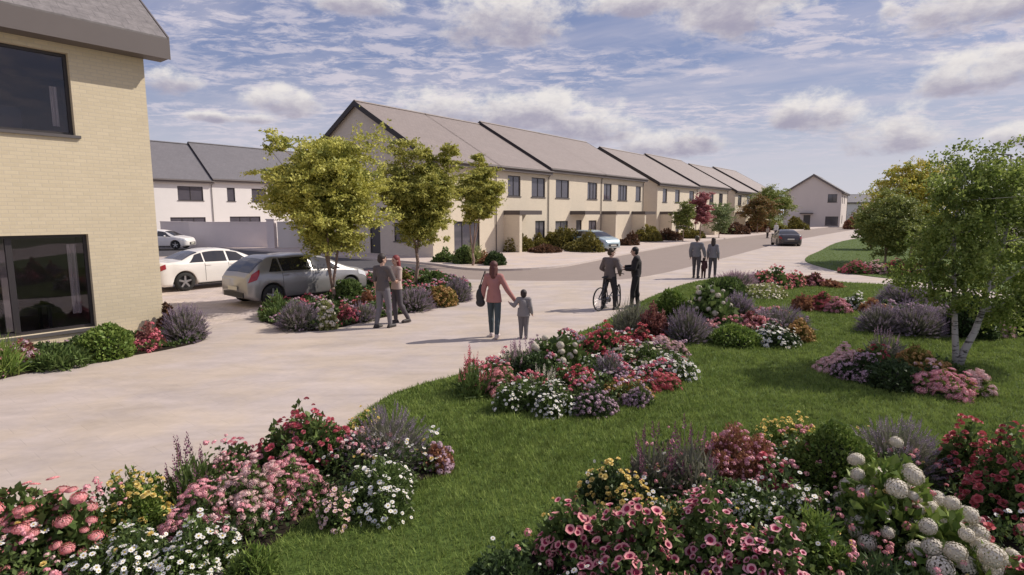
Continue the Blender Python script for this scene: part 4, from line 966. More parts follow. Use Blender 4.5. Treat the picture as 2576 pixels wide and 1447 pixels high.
# ------------------------------------------------------------------ trees
BARK=mat('bark_brown',(.30,.21,.17),.9,.35,9,bump=.5,bscale=40)
def birch_mat():
    m,t,b=base_mat('bark_birch'); tcn=t.new('ShaderNodeTexCoord'); mp=t.new('ShaderNodeMapping'); mp.inputs['Scale'].default_value=(4,4,16); t.l.new(tcn.outputs['Object'],mp.inputs[0])
    n=t.noise(mp.outputs[0],1.2,5,.65,.5); c=t.mix(t.ramp(n,.52,.60),(.42,.39,.36),(.05,.045,.04)); t.l.new(c,b.inputs['Base Color']); b.inputs['Roughness'].default_value=.8; return m
BIRCH=birch_mat()
TM={'acer':leaf_mat('tree_leaf_yellowgreen',(0.380,0.389,0.083),(0.710,0.670,0.185),(0.241,0.268,0.064),trans=.35),'birch':leaf_mat('tree_leaf_birch',(0.193,0.272,0.058),(0.421,0.486,0.130),(0.123,0.172,0.039),trans=.4),
 'green':leaf_mat('tree_leaf_green',(0.148,0.199,0.053),(0.326,0.350,0.095),trans=.3),'gold':leaf_mat('tree_leaf_gold',(0.569,0.555,0.107),(0.637,0.500,0.091),(0.274,0.361,0.091),trans=.35),'crimson':leaf_mat('tree_leaf_crimson',(.42,.13,.15),(.58,.26,.26),trans=.35),
 'mint':leaf_mat('tree_leaf_mint',(0.150,0.216,0.084),(0.300,0.338,0.154),trans=.3),'auburn':leaf_mat('tree_leaf_auburn',(0.135,0.149,0.042),(0.300,0.149,0.070),trans=.3)}
def tree(name,x,yb,label,crown,mat_,bark=None,leafL=.09,nclump=70,nleaf=26000,fork=.3,stems=3,tr=.07,group=None,seed=1,flat=.55,clr=.42,cen=None,layer=.6,extra=()):
    """crown=(x0,x1,ytop,ybot) in photo pixels at the trunk's depth"""
    rng=np.random.default_rng(seed); b=P(x,yb); dep=b.y*math.cos(PITCH)+CAM_H*math.sin(PITCH); s=dep/FPX
    x0,x1,yt,yb2=crown; cx=((x0+x1)/2-x)*s; rx=(x1-x0)/2*s; zt=(yb-yt)*s; zb=(yb-yb2)*s; cz=(zt+zb)/2; rz=(zt-zb)/2
    e=empty(name,(b.x,b.y,0),0,label,'tree',group)
    # clump centres
    C=[]
    tries=0
    while len(C)<nclump and tries<8000:
        tries+=1; d=unit(rng.normal(size=3)); q=d*rng.random()**(1/2.2)
        wz=(1-.35*max(0,q[2])**2)*(.50+.50*min(1,(q[2]+1)/1.1)**.8)
        p=np.array([cx+q[0]*rx*wz,q[1]*rx*.9*wz,cz+q[2]*rz])
        if all(np.linalg.norm((p-c)/np.array([1,1,.7]))>clr*.62*rx/ (nclump/40)**.4 for c in C): C.append(p)
    for ex in extra: C.append(np.array([(ex[0]-x)*s,rng.uniform(-.2,.2)*rx,(yb-ex[1])*s]))
    C=np.array(C)
    cr=clr*rx*rng.uniform(.6,1.15,len(C))
    per=nleaf//len(C); P_=[];D_=[]
    for c,r in zip(C,cr):
        # sub-sprays give feathery horizontal layers
        ns=13; sub=c+rng.normal(size=(ns,3))*np.array([1,1,flat])*r*.72
        ax=unit(rng.normal(size=(ns,3))*np.array([1,1,.35]))
        k=rng.integers(0,ns,per); t=rng.normal(size=per)*r*.40
        p=sub[k]+ax[k]*t[:,None]+rng.normal(size=(per,3))*np.array([1,1,.6])*r*.17
        P_.append(p); D_.append(ax[k]+rng.normal(size=(per,3))*.7+np.array([0,0,-.25]))
    P_=np.concatenate(P_);D_=np.concatenate(D_); k=P_[:,2]>zb*.55; P_=P_[k];D_=D_[k]
    V,F=leafquads(P_,D_,leafL*rng.uniform(.6,1.3,len(P_)),leafL*.5*rng.uniform(.7,1.3,len(P_)),rng)
    link('crown',npmesh('crown',V,F),TM[mat_],e)
    H_=zt; fz_=H_*fork; tm=MB(); tops=[]
    n_=9
    def stem(p0,p1,r0,r1,wig,k=8):
        pts=[];rad=[]
        for i in range(n_+1):
            t=i/n_; p=p0+(p1-p0)*t; p=p+np.array([math.sin(t*5+wig),math.cos(t*4+wig*2),0])*.035*H_/4*math.sin(t*math.pi); pts.append(tuple(p)); rad.append(r0+(r1-r0)*t)
        tm.tube(pts,rad,k); return pts
    if stems==1:
        pts=stem(np.array([0,0,-.02]),np.array([cx*.4,0,zt*.86]),tr,tr*.2,seed); S=[pts]
    else:
        S=[]
        stem(np.array([0,0,-.02]),np.array([0,0,fz_]),tr*1.25,tr*.95,seed,10)
        for i in range(stems):
            a=2*math.pi*i/stems+seed; S.append(stem(np.array([0,0,fz_*.96]),np.array([cx*.6+math.cos(a)*rx*.42,math.sin(a)*rx*.38,zt*.80]),tr*.8,tr*.18,seed+i*2))
    tk=tm.build('trunk',bark or BARK,e,True)
    bm_=MB()
    for c in C:
        best=None
        for pts in S:
            for i,p in enumerate(pts):
                dd=np.linalg.norm(np.array(p)-c)+ (0 if p[2]<c[2]-.1*rz else 2*rx)
                if best is None or dd<best[0]: best=(dd,np.array(p),i)
        p=best[1]; m_=(p+c)/2+np.array([0,0,.06*rx])
        bm_.tube([tuple(p),tuple(m_),tuple(c)],[tr*.32,tr*.2,tr*.07],5)
    bm_.build('branches',bark or BARK,tk,True)
    return e
gT='yellow-green trees by the parking'
tree('small_tree',838,762,'big yellow-green tree rising behind the silver hatchback',(712,945,368,618),'acer',leafL=.105,nclump=90,nleaf=82000,fork=.10,stems=3,tr=.06,group=gT,seed=11,clr=.33,extra=((715,372),(700,440),(925,362),(935,545),(812,605),(712,510),(880,605)))
tree('small_tree',1050,718,'yellow-green tree behind the couple, in the middle of three',(978,1140,388,598),'acer',leafL=.115,nclump=76,nleaf=64000,fork=.25,stems=2,tr=.06,group=gT,seed=23,clr=.32,extra=((1128,385),(1128,410),(1015,380),(1055,590)))
tree('small_tree',1190,668,'smallest of the three yellow-green trees, beside the dark glazed doors',(1150,1256,418,562),'acer',leafL=.13,nclump=64,nleaf=52000,fork=.12,stems=3,tr=.06,group=gT,seed=37,clr=.34,extra=((1205,405),(1255,480)))
# birch with two white stems
def birch():
    rng=np.random.default_rng(77); x,yb=2408,922; b=P(x,yb); dep=b.y*math.cos(PITCH)+CAM_H*math.sin(PITCH); s=dep/FPX
    e=empty('birch_tree',(b.x,b.y,0),0,'two-stemmed white birch on the lawn at the right of the photo','tree')
    def q(px_,py_,d=0.0): return np.array([(px_-x)*s,d,(yb-py_)*s])
    tm=MB()
    st=[[q(2405,925),q(2402,880,.02),q(2396,830,.03),q(2393,780,.05),q(2388,700,.10),q(2380,610,.1),q(2385,520,.15),q(2400,450,.2)],
        [q(2408,925,-.02),q(2418,880,-.03),q(2436,830,-.06),q(2450,780,-.05),q(2468,700,.0),q(2490,610,.0),q(2500,510,.0),q(2490,400,.05)],
        [q(2462,730,0),q(2495,690,-.2),q(2530,640,-.35),q(2560,560,-.4)],[q(2395,800,.05),q(2372,765,.15),q(2352,730,.2),q(2335,680,.25)],[q(2480,640,0),q(2440,560,-.2),q(2420,470,-.25)],[q(2495,560,0),q(2540,480,.2),q(2560,420,.2)]]
    rads=[(.062,.014),(.070,.013),(.028,.008),(.018,.006),(.02,.006),(.02,.006)]
    for pts,(r0,r1) in zip(st,rads):
        n=len(pts); tm.tube([tuple(p) for p in pts],[r0+(r1-r0)*i/(n-1) for i in range(n)],10)
    tk=tm.build('trunk',BIRCH,e,True)
    # clumps (px,py,radius px)
    cl=[(2450,375,55),(2410,400,45),(2500,395,50),(2545,430,45),(2380,440,50),(2440,440,60),(2350,480,48),(2500,460,60),(2570,490,50),(2400,510,60),(2460,520,60),(2365,560,45),(2540,540,55),(2420,580,55),(2345,610,40),(2335,560,38),(2318,625,34),
        (2360,650,45),(2312,670,30),(2480,580,45),(2400,650,50),(2570,590,50),(2320,700,42),(2370,700,42),(2550,640,42),(2430,690,38),(2350,740,34),(2590,670,50),(2540,700,38),(2510,760,42),(2560,750,45),(2540,800,38),(2420,740,28),(2600,560,50),(2620,620,60),(2450,620,40),(2385,760,24),(2600,720,45),(2500,800,26)]
    P_=[];D_=[];bm_=MB()
    for (a,c,r) in cl:
        c=c+max(0,(620-c))*.13+8; cen=q(a,c,rng.uniform(-.75,.75)*.8); rr=r*s; per=int(900*(r/50)**2); ns=12
        sub=cen+rng.normal(size=(ns,3))*rr*np.array([.55,.75,.5]); ax=unit(rng.normal(size=(ns,3))+np.array([0,0,-.5])); k=rng.integers(0,ns,per)
        P_.append(sub[k]+ax[k]*(rng.normal(size=per)*rr*.28)[:,None]+rng.normal(size=(per,3))*rr*.16); D_.append(rng.normal(size=(per,3))+np.array([0,0,-.8]))
        best=min(((np.linalg.norm(p-cen),tuple(p)) for pts in st for p in pts[3:] if p[2]<cen[2]+.25),default=None)
        if best is None: best=(0,tuple(st[1][4]))
        p=np.array(best[1]); m_=(p+cen)/2+np.array([0,0,.08]); bm_.tube([tuple(p),tuple(m_),tuple(cen)],[.013,.008,.003],5)
        for j in range(4): bm_.tube([tuple(cen*.7+p*.3),tuple(sub[j])],[.005,.002],4)
    bm_.build('branches',BIRCH,tk,True)
    P_=np.concatenate(P_);D_=np.concatenate(D_)
    V,F=leafquads(P_,D_,.062*rng.uniform(.6,1.3,len(P_)),.045*rng.uniform(.7,1.2,len(P_)),rng)
    link('crown',npmesh('crown',V,F),TM['birch'],e)
birch()
gU='trees beyond the birch'
tree('small_tree',2225,672,'loose dark green tree on the far lawn, left of the birch',(2165,2300,492,640),'green',leafL=.13,nclump=50,nleaf=28000,fork=.2,stems=2,tr=.05,group=gU,seed=5,clr=.36)
tree('small_tree',2290,662,'yellow and orange autumn tree behind the birch',(2205,2375,402,600),'gold',leafL=.14,nclump=50,nleaf=30000,fork=.3,stems=1,tr=.07,group=gU,seed=6,clr=.38,extra=((2320,505),(2300,520)))
tree('small_tree',2350,690,'dark green tree on the far lawn right behind the birch crown',(2300,2400,560,670),'green',leafL=.12,nclump=30,nleaf=12000,fork=.2,stems=2,tr=.05,group=gU,seed=8,clr=.36)
tree('small_tree',2190,628,'small dark bushy tree at the far tip of the far lawn',(2160,2225,520,615),'green',leafL=.18,nclump=30,nleaf=14400,fork=.2,stems=1,tr=.06,group=gU,seed=9,clr=.42)
tree('small_tree',2530,640,'green tree at the right edge beyond the birch',(2440,2640,440,630),'green',leafL=.15,nclump=40,nleaf=20000,fork=.25,stems=1,tr=.07,group=gU,seed=10,clr=.4)
gV='street trees across the road'
tree('street_tree',1718,608,'dark green slim street tree left of the red one',(1695,1742,508,585),'green',leafL=.16,nclump=22,nleaf=8100,fork=.3,stems=1,tr=.05,group=gV,seed=12,clr=.5)
tree('street_tree',1760,606,'crimson-pink street tree before the sixth house',(1735,1785,488,568),'crimson',leafL=.17,nclump=24,nleaf=11700,fork=.3,stems=1,tr=.05,group=gV,seed=13,clr=.45)
tree('street_tree',1808,598,'pale mint green street tree right of the red one',(1785,1838,512,585),'mint',leafL=.17,nclump=22,nleaf=9000,fork=.3,stems=1,tr=.05,group=gV,seed=14,clr=.5)
tree('street_tree',1935,583,'big round green street tree between the row and the grey gable house',(1898,1978,476,570),'green',leafL=.26,nclump=36,nleaf=16200,fork=.25,stems=1,tr=.10,group=gV,seed=15,clr=.42)
tree('street_tree',1905,586,'auburn and green street tree left of the big round one',(1872,1935,488,575),'auburn',leafL=.24,nclump=26,nleaf=9900,fork=.25,stems=1,tr=.08,group=gV,seed=16,clr=.45)
tree('street_tree',2185,572,'distant pale tree right of the grey gable house',(2158,2240,520,566),'auburn',leafL=.35,nclump=24,nleaf=7200,fork=.2,stems=1,tr=.1,group=gV,seed=17,clr=.5)
# ------------------------------------------------------------------ cars
def paint(name,col,metal=.0,rough=.35):
    m=mat(name,col,rough,.02,3,metal=metal,coat=.6); return m
M_cglass=mat('car_glass',(.02,.02,.024),.05,.2,2,spec=1.0)
M_tyre=mat('tyre_rubber',(.022,.022,.022),.85,.2,20)
M_rim=mat('alloy_rim',(.45,.45,.46),.35,.08,8,metal=.8)
M_blk=mat('black_plastic',(.02,.02,.022),.55,.1)
M_tail=mat('tail_lamp_red',(.30,.01,.015),.15,.15,20,coat=.5)
M_head=mat('head_lamp',(.62,.63,.66),.1,.1,20,coat=.6)
M_plate=mat('number_plate',(.62,.60,.52),.5,.03)
def cr(xs,ys):
    xs=np.array(xs,float); ys=np.array(ys,float); m=np.gradient(ys,xs)
    def f(x):
        x=np.clip(np.asarray(x,float),xs[0],xs[-1]); i=np.clip(np.searchsorted(xs,x)-1,0,len(xs)-2); h=xs[i+1]-xs[i]; t=(x-xs[i])/h
        return (2*t**3-3*t**2+1)*ys[i]+(t**3-2*t**2+t)*h*m[i]+(-2*t**3+3*t**2)*ys[i+1]+(t**3-t**2)*h*m[i+1]
    return f
CARS={'hatch':dict(L=4.3,W=.90,top=([0,.12,.35,.62,1.3,2.2,2.75,3.35,3.9,4.2,4.3],[.86,1.0,1.22,1.40,1.47,1.46,1.33,1.03,.90,.76,.60]),
                 belt=([0,.3,1,2,3,3.6,4.1,4.3],[.84,.95,.97,.95,.92,.87,.72,.56]),wid=([0,.15,.6,1.5,3,3.9,4.2,4.3],[.70,.82,.89,.90,.90,.86,.72,.58]),rw=.32,xr=.72,xf=3.42,side=(.62,3.18),rear=(.14,.60),front=(2.62,3.36),pil=(1.02,2.02)),
      'sedan':dict(L=4.7,W=.91,top=([0,.1,.5,.85,1.3,1.7,2.4,2.9,3.6,4.2,4.58,4.7],[.80,.96,1.03,1.07,1.28,1.40,1.43,1.34,1.02,.90,.74,.60]),
                 belt=([0,.3,1,2,3,3.8,4.4,4.7],[.78,.94,.96,.94,.92,.87,.72,.56]),wid=([0,.15,.6,1.5,3,4.2,4.55,4.7],[.68,.82,.90,.91,.91,.86,.72,.56]),rw=.33,xr=.95,xf=3.75,side=(1.10,3.42),rear=(.92,1.50),front=(2.72,3.56),pil=(1.62,2.45))}
def car(style,loc,rz,col,label,name='parked_car',metal=0.0,z=0.0,pm=None):
    p=CARS[style]; L=p['L']; e=empty(name,(loc[0],loc[1],z),rz,label,'car')
    ft,fb,fw=cr(*p['top']),cr(*p['belt']),cr(*p['wid']); rw=p['rw']; Ra=rw+.055
    pnt=pm or paint('car_paint_'+style+'_'+'%d'%int(col[0]*100),col,metal)
    def sect(x):
        """half section points (K,8,2) (y,z)"""
        x=np.atleast_1d(np.asarray(x,float)); t,b,w=ft(x),np.minimum(fb(x),ft(x)-.005),fw(x)
        lo=.20+.10*np.clip((.25-x)/.25,0,1)+.06*np.clip((x-L+.3)/.3,0,1)
        arch=np.zeros_like(x)
        for xc in (p['xr'],p['xf']): arch=np.maximum(arch,np.where(np.abs(x-xc)<Ra,rw+np.sqrt(np.maximum(Ra**2-(x-xc)**2,0)),0))
        z1=np.maximum(lo,arch); c=np.clip((t-b)/.5,0,1)
        wr=w*(.93-.30*c)
        out=np.empty((len(x),9,2))
        out[:,0]=np.stack([0*x,lo],1); out[:,1]=np.stack([w*.72,np.maximum(lo,arch*.98)],1); out[:,2]=np.stack([w*.97,z1],1)
        zmid=np.maximum(z1+.02,.42+0*x); out[:,3]=np.stack([w,np.minimum(zmid,b-.08)],1); out[:,3,1]=np.maximum(out[:,3,1],z1+.01)
        out[:,4]=np.stack([w*.995,np.maximum(out[:,3,1]+.02,b-.16)],1); out[:,5]=np.stack([w*.955,np.maximum(b,out[:,3,1]+.04)],1)
        out[:,6]=np.stack([wr,b+(t-b)*.90-.01],1); out[:,7]=np.stack([wr*.62,t-.012],1); out[:,8]=np.stack([0*x,t],1)
        return out
    def S(x,v):
        """point on the right-hand body side, v in 0..8"""
        x=np.asarray(x,float); v=np.asarray(v,float); sh=np.broadcast(x,v).shape; xx=np.broadcast_to(x,sh).ravel(); vv=np.broadcast_to(v,sh).ravel()
        Q=sect(xx); i=np.clip(vv.astype(int),0,7); t=(vv-i)[:,None]; a=np.arange(len(xx))
        g=lambda k: Q[a,np.clip(k,0,8)]
        p0,p1,p2,p3=g(i-1),g(i),g(i+1),g(i+2); k_=.35
        m1=(p2-p0)*k_; m2=(p3-p1)*k_
        lin=(i<=1)|(i==5)|(i==4)
        cv=(2*t**3-3*t**2+1)*p1+(t**3-2*t**2+t)*m1+(-2*t**3+3*t**2)*p2+(t**3-t**2)*m2
        ln=p1+(p2-p1)*t; q=np.where(lin[:,None],ln,cv)
        return np.stack([xx,q[:,0],q[:,1]],1).reshape(sh+(3,))
    xs=np.unique(np.concatenate([np.linspace(0,L,90),[p['xr']-Ra+.001,p['xr']+Ra-.001,p['xf']-Ra+.001,p['xf']+Ra-.001]])); vs_=np.array([0,1,2,2.5,3,3.5,4,4.33,4.66,5,5.33,5.66,6,6.25,6.5,6.75,7,7.5,8])
    G=S(xs[:,None],vs_[None,:]); nx,nv=len(xs),len(vs_)
    G[...,0]-=L/2
    Rr=G.copy(); Ll=G.copy(); Ll[...,1]*=-1; V=np.concatenate([Rr.reshape(-1,3),Ll.reshape(-1,3)]); F=[]
    for i in range(nx-1):
        for j in range(nv-1):
            a,b,c,d=i*nv+j,(i+1)*nv+j,(i+1)*nv+j+1,i*nv+j+1; F.append((a,b,c,d)); o=nx*nv; F.append((o+d,o+c,o+b,o+a))
    bmv=bmesh.new(); vv=[bmv.verts.new(v) for v in V]; 
    for f in F:
        try: bmv.faces.new([vv[i] for i in f])
        except ValueError: pass
    # close ends
    for i in (0,nx-1):
        ring=[i*nv+j for j in range(nv)]+[nx*nv+i*nv+j for j in range(nv-2,0,-1)]
        try: bmv.faces.new([vv[k] for k in (ring if i==0 else ring[::-1])])
        except ValueError: pass
    bmesh.ops.remove_doubles(bmv,verts=bmv.verts,dist=1e-4); bmesh.ops.recalc_face_normals(bmv,faces=bmv.faces)
    me=bpy.data.meshes.new('body'); bmv.to_mesh(me); bmv.free(); body=link('body',me,pnt,e,True)
    def patch(x0,x1,v0,v1,nm,m_,off=.006,par=e,nx_=14,nv_=8,sides=(1,-1),x0b=None,x1b=None):
        """x0,x1 at v0; x0b,x1b at v1"""
        x0b=x0 if x0b is None else x0b; x1b=x1 if x1b is None else x1b
        ts=np.linspace(0,1,nx_)[:,None]; vv_=np.linspace(v0,v1,nv_)[None,:]; f=(vv_-v0)/(v1-v0)
        xx=(x0+(x0b-x0)*f)*(1-ts)+(x1+(x1b-x1)*f)*ts; G=S(xx,vv_+0*xx)
        dx=S(xx+.01,vv_+0*xx)-S(xx-.01,vv_+0*xx); dv=S(xx,np.clip(vv_+.05,0,8)+0*xx)-S(xx,np.clip(vv_-.05,0,8)+0*xx); nrm=unit(np.cross(dx,dv)); 
        cen=np.array([L/2,0,.6]); sg=np.sign(((G-cen)*nrm).sum(-1,keepdims=True)); nrm=nrm*sg; G=G+nrm*off; G[...,0]-=L/2
        objs=[]
        for sd_ in sides:
            Q=G.copy(); Q[...,1]*=sd_; F_=[(i*nv_+j,(i+1)*nv_+j,(i+1)*nv_+j+1,i*nv_+j+1) for i in range(nx_-1) for j in range(nv_-1)]
            objs.append((Q.reshape(-1,3),np.array(F_)))
        return objs,nm,m_,par
    def put(pt,joined=False):
        objs,nm,m_,par=pt
        if joined:
            V=np.concatenate([o[0] for o in objs]); F=np.concatenate([o[1]+i*len(objs[0][0]) for i,o in enumerate(objs)]); me=npmesh(nm,V,F); return link(nm,me,m_,par,True)
        for V,F in objs: link(nm,npmesh(nm,V,F),m_,par,True)
    a,b=p['side']; p1,p2=p['pil']
    put(patch(a+.02,p1,5.08,5.92,'side_window',M_cglass,x0b=a+.28)); put(patch(p1+.05,p2,5.08,5.92,'side_window',M_cglass)); put(patch(p2+.07,b,5.08,5.92,'side_window',M_cglass,x1b=b-.52))
    put(patch(p['rear'][0],p['rear'][1],6.05,8,'rear_window',M_cglass),True); put(patch(p['front'][0],p['front'][1],6.05,8,'windscreen',M_cglass),True)
    for xx in (p1+.02,p2+.03): put(patch(xx,xx+.012,2.6,5.0,'door_seam',M_blk,.002,nx_=2,nv_=10))
    put(patch(p['xr']+Ra+.02,p['xf']-Ra-.02,1.95,2.35,'sill_trim',M_blk,.006,nx_=6,nv_=3))
    if style=='hatch': put(patch(.05,.26,4.2,5.5,'tail_light',M_tail,.012,x0b=.16,x1b=.40))
    else: put(patch(.02,.36,4.1,5.1,'tail_light',M_tail,.012))
    put(patch(L-.55,L-.10,4.2,5.2,'headlight',M_head,.010,x1b=L-.16))
    mb=MB(); mb.box(-L/2-.03,-L/2+.12,-.56,.56,.30,.44); mb.build('bumper_trim',M_blk,e)
    mb=MB(); mb.box(-L/2-.045,-L/2-.031,-.26,.26,.50 if style=='hatch' else .62,.61 if style=='hatch' else .73); mb.build('number_plate',M_plate,e)
    mb=MB(); mb.box(L/2-.12,L/2+.015,-.45,.45,.34,.52); mb.build('grille',M_blk,e)
    mb=MB(); mb.box(L/2+.016,L/2+.028,-.26,.26,.38,.48); mb.build('number_plate',M_plate,e)
    for sd_ in (1,-1):
        m_=MB(); m_.ball((b-.45-L/2,sd_*(p['W']+.07),1.0),.10,8,sq=(.7,1,.65)); m_.build('wing_mirror',pnt,e,True)
        for xh in (p1+.14,p2+.18):
            pt=S(xh,4.5); m_=MB(); m_.box(xh-L/2-.09,xh-L/2+.09,sd_*pt[1]-.018,sd_*pt[1]+.018,pt[2]-.012,pt[2]+.016); m_.build('door_handle',pnt,e)
    for xc in (p['xr'],p['xf']):
        for sd_ in (1,-1):
            w=empty('wheel',(xc-L/2,sd_*(p['W']-.115),rw)); w.parent=e
            t=MB(); t.lathe([(rw*.66,-.10),(rw*.93,-.105),(rw,-.07),(rw,.07),(rw*.93,.105),(rw*.66,.10)],28,'y'); t.build('tyre',M_tyre,w,True)
            r=MB(); r.lathe([(rw*.68,-.098),(rw*.70,0),(rw*.68,.098)],28,'y')
            r.lathe([(.001,sd_*.05),(rw*.68,sd_*.03)],28,'y',mi=1)
            for k_ in range(5):
                a_=2*math.pi*k_/5+.3; c_,s_=math.cos(a_),math.sin(a_); q=[]
                for (rr,hw) in ((.03,.035),(rw*.67,.028)):
                    for sg in (-1,1): q.append((c_*rr-s_*hw*sg,sd_*.085 if rr<.1 else sd_*.092,s_*rr+c_*hw*sg))
                r.add(q,[(0,1,3,2)])
            r.lathe([(.001,sd_*.098),(.045,sd_*.092),(.05,sd_*.06)],12,'y')
            r.build('rim',[M_rim,M_blk],w)
    return e
def yaw(p,q): return math.atan2(q[1]-p[1],q[0]-p[0])
sv_p=paint('car_paint_silver',(.34,.33,.33),.55,.32); wh_p=paint('car_paint_white',(.76,.73,.70),0,.35); dk_p=paint('car_paint_dark',(.06,.052,.055),.3,.3); bl_p=paint('car_paint_paleblue',(.42,.52,.55),.2,.3)
# silver hatch: rear bottom corner at (600,765) , right side wheel at (690,765), front near (925,730)
uy=math.atan2(U.y,U.x)
def carat(px_,py_,ang,L,back):  # px: ground point of the rear wheel on the camera side
    return P(px_,py_)
c0=P(686,770); ang=uy
f_=Vector((math.cos(ang),math.sin(ang),0)); sside=Vector((math.sin(ang),-math.cos(ang),0))
cc_=c0+f_*(4.3/2-.72)-sside*.80
car('hatch',cc_,ang,(.34,.33,.33),'silver hatchback parked beside the planted island',pm=sv_p)
c0=P(466,732); ang2=uy; f_=Vector((math.cos(ang2),math.sin(ang2),0)); sside=Vector((math.sin(ang2),-math.cos(ang2),0))
car('sedan',c0+f_*(4.7/2-.95)-sside*.80,ang2,(.8,.8,.8),'white saloon parked between the near house and the silver hatchback',pm=wh_p)
c0=P(455,628)
car('hatch',c0+Vector((-2.0,1.2,0)),R(5),(.8,.8,.8),'small white car in the shade before the grey boundary wall',pm=wh_p)
c0=P(1540,633); 
car('hatch',c0+Vector((-1.0,2.1,0)),R(-58),(.4,.5,.55),'pale blue car parked nose out in a drive before the fourth house',pm=bl_p)
c0=P(1983,619)
car('sedan',c0+Vector((.6,1.8,0)),uy+R(22),(.06,.05,.05),'dark saloon driving away along the road',name='moving_car',pm=dk_p,z=-.095)
# ------------------------------------------------------------------ bicycle
def bicycle(p0,p1,label):
    ang=yaw(p0,p1); e=empty('bicycle',(p0.x,p0.y,0),ang,label,'bicycle'); r=.335; wb=1.02
    M_fr=mat('bike_frame',(.06,.055,.06),.4,.1); M_al=mat('bike_metal',(.5,.5,.52),.35,.05,metal=.8)
    def wheel(x,yw=0):
        w=empty('wheel',(x,0,r),yw); w.parent=e
        t=MB(); t.lathe([(r-.03,-.016),(r-.008,-.02),(r,0),(r-.008,.02),(r-.03,.016)],32,'y',closed=True); t.build('tyre',M_tyre,w,True)
        s_=MB()
        for k in range(14):
            a=2*math.pi*k/14; s_.tube([(.02*math.cos(a),.02*(-1)**k,.02*math.sin(a)),((r-.03)*math.cos(a),0,(r-.03)*math.sin(a))],.0022,4)
        s_.tube([(0,-.05,0),(0,.05,0)],.022,8); s_.build('spokes',M_al,w)
    wheel(0); wheel(wb,R(38))
    f=MB(); bb=(.43,0,.28); st=(.30,0,.78); hd=(.86,0,.80); hl=(.88,0,.68)
    for a,b in ((bb,st),(st,hd),(bb,hl),((0,.05,r),bb),((0,-.05,r),bb),((0,.04,r),st),((0,-.04,r),st),(hd,hl)): f.tube([a,b],.016,7)
    f.tube([hl,(wb,.05,r)],.011,6); f.tube([hl,(wb,-.05,r)],.011,6); f.tube([st,(.275,0,.90)],.013,6); f.tube([hd,(.84,0,.97)],.013,6)
    f.build('frame',M_fr,e,True)
    h=MB(); h.tube([(.80,.28,.99),(.86,.22,1.0),(.86,0,.98),(.86,-.22,1.0),(.80,-.28,.99)],.012,7); h.build('handlebar',M_fr,e,True)
    s_=MB(); s_.ball((.25,0,.93),.1,10,sq=(1.35,.7,.3)); s_.build('saddle',M_blk,e,True)
    c=MB(); c.tube([(.43,-.06,.28),(.43,.06,.28)],.075,14); c.tube([(.43,.08,.28),(.53,.08,.15)],.01,6); c.tube([(.43,-.08,.28),(.33,-.08,.41)],.01,6); c.box(.49,.57,.08,.17,.14,.165); c.box(.29,.37,-.17,-.08,.40,.425); c.build('crank',M_al,e)
    return e
bk0=P(1508,783); bk1=P(1572,768)
bicycle(bk0,bk0+(bk1-bk0).normalized(),'dark bicycle held by the person standing astride it')

# ------------------------------------------------------------------ people
SKIN=mat('skin',(.52,.33,.25),.55,.06,5)
def remeshed(name,mb,vox,m_,parent,smooth_it=3):
    me=mb.mesh(name); o=link(name,me,m_,parent,True)
    md=o.modifiers.new('r','REMESH'); md.mode='VOXEL'; md.voxel_size=vox; md.use_smooth_shade=True
    ms=o.modifiers.new('s','SMOOTH'); ms.factor=.5; ms.iterations=smooth_it
    dg=bpy.context.evaluated_depsgraph_get(); dg.update(); ev=o.evaluated_get(dg); nm=bpy.data.meshes.new_from_object(ev)
    o.modifiers.clear(); o.data=nm
    if not nm.materials: nm.materials.append(m_)
    nm.polygons.foreach_set('use_smooth',[True]*len(nm.polygons))
    return o
LK=[1.0]
def caps(mb,p0,p1,r0,r1,k=12,sq=None):
    p0=Vector(p0);p1=Vector(p1); r0*=LK[0]; r1*=LK[0]; mb.tube([p0,p0.lerp(p1,.5),p1],[r0,(r0+r1)/2,r1],k); mb.ball(p0,r0,k); mb.ball(p1,r1,k)
def hem(a,b,ra,rb,wy,k=16):
    vs=[];n=4
    for i in range(n+1):
        t=i/n; c=a.lerp(b,t); r=ra+(rb-ra)*t
        for j in range(k):
            an=2*math.pi*j/k; vs.append((c.x+r*.82*math.cos(an),c.y+r*wy*math.sin(an),c.z))
    fs=[(i*k+j,i*k+(j+1)%k,(i+1)*k+(j+1)%k,(i+1)*k+j) for i in range(n) for j in range(k)]+[tuple(range(k-1,-1,-1)),tuple(range(n*k,n*k+k))]
    return vs,fs
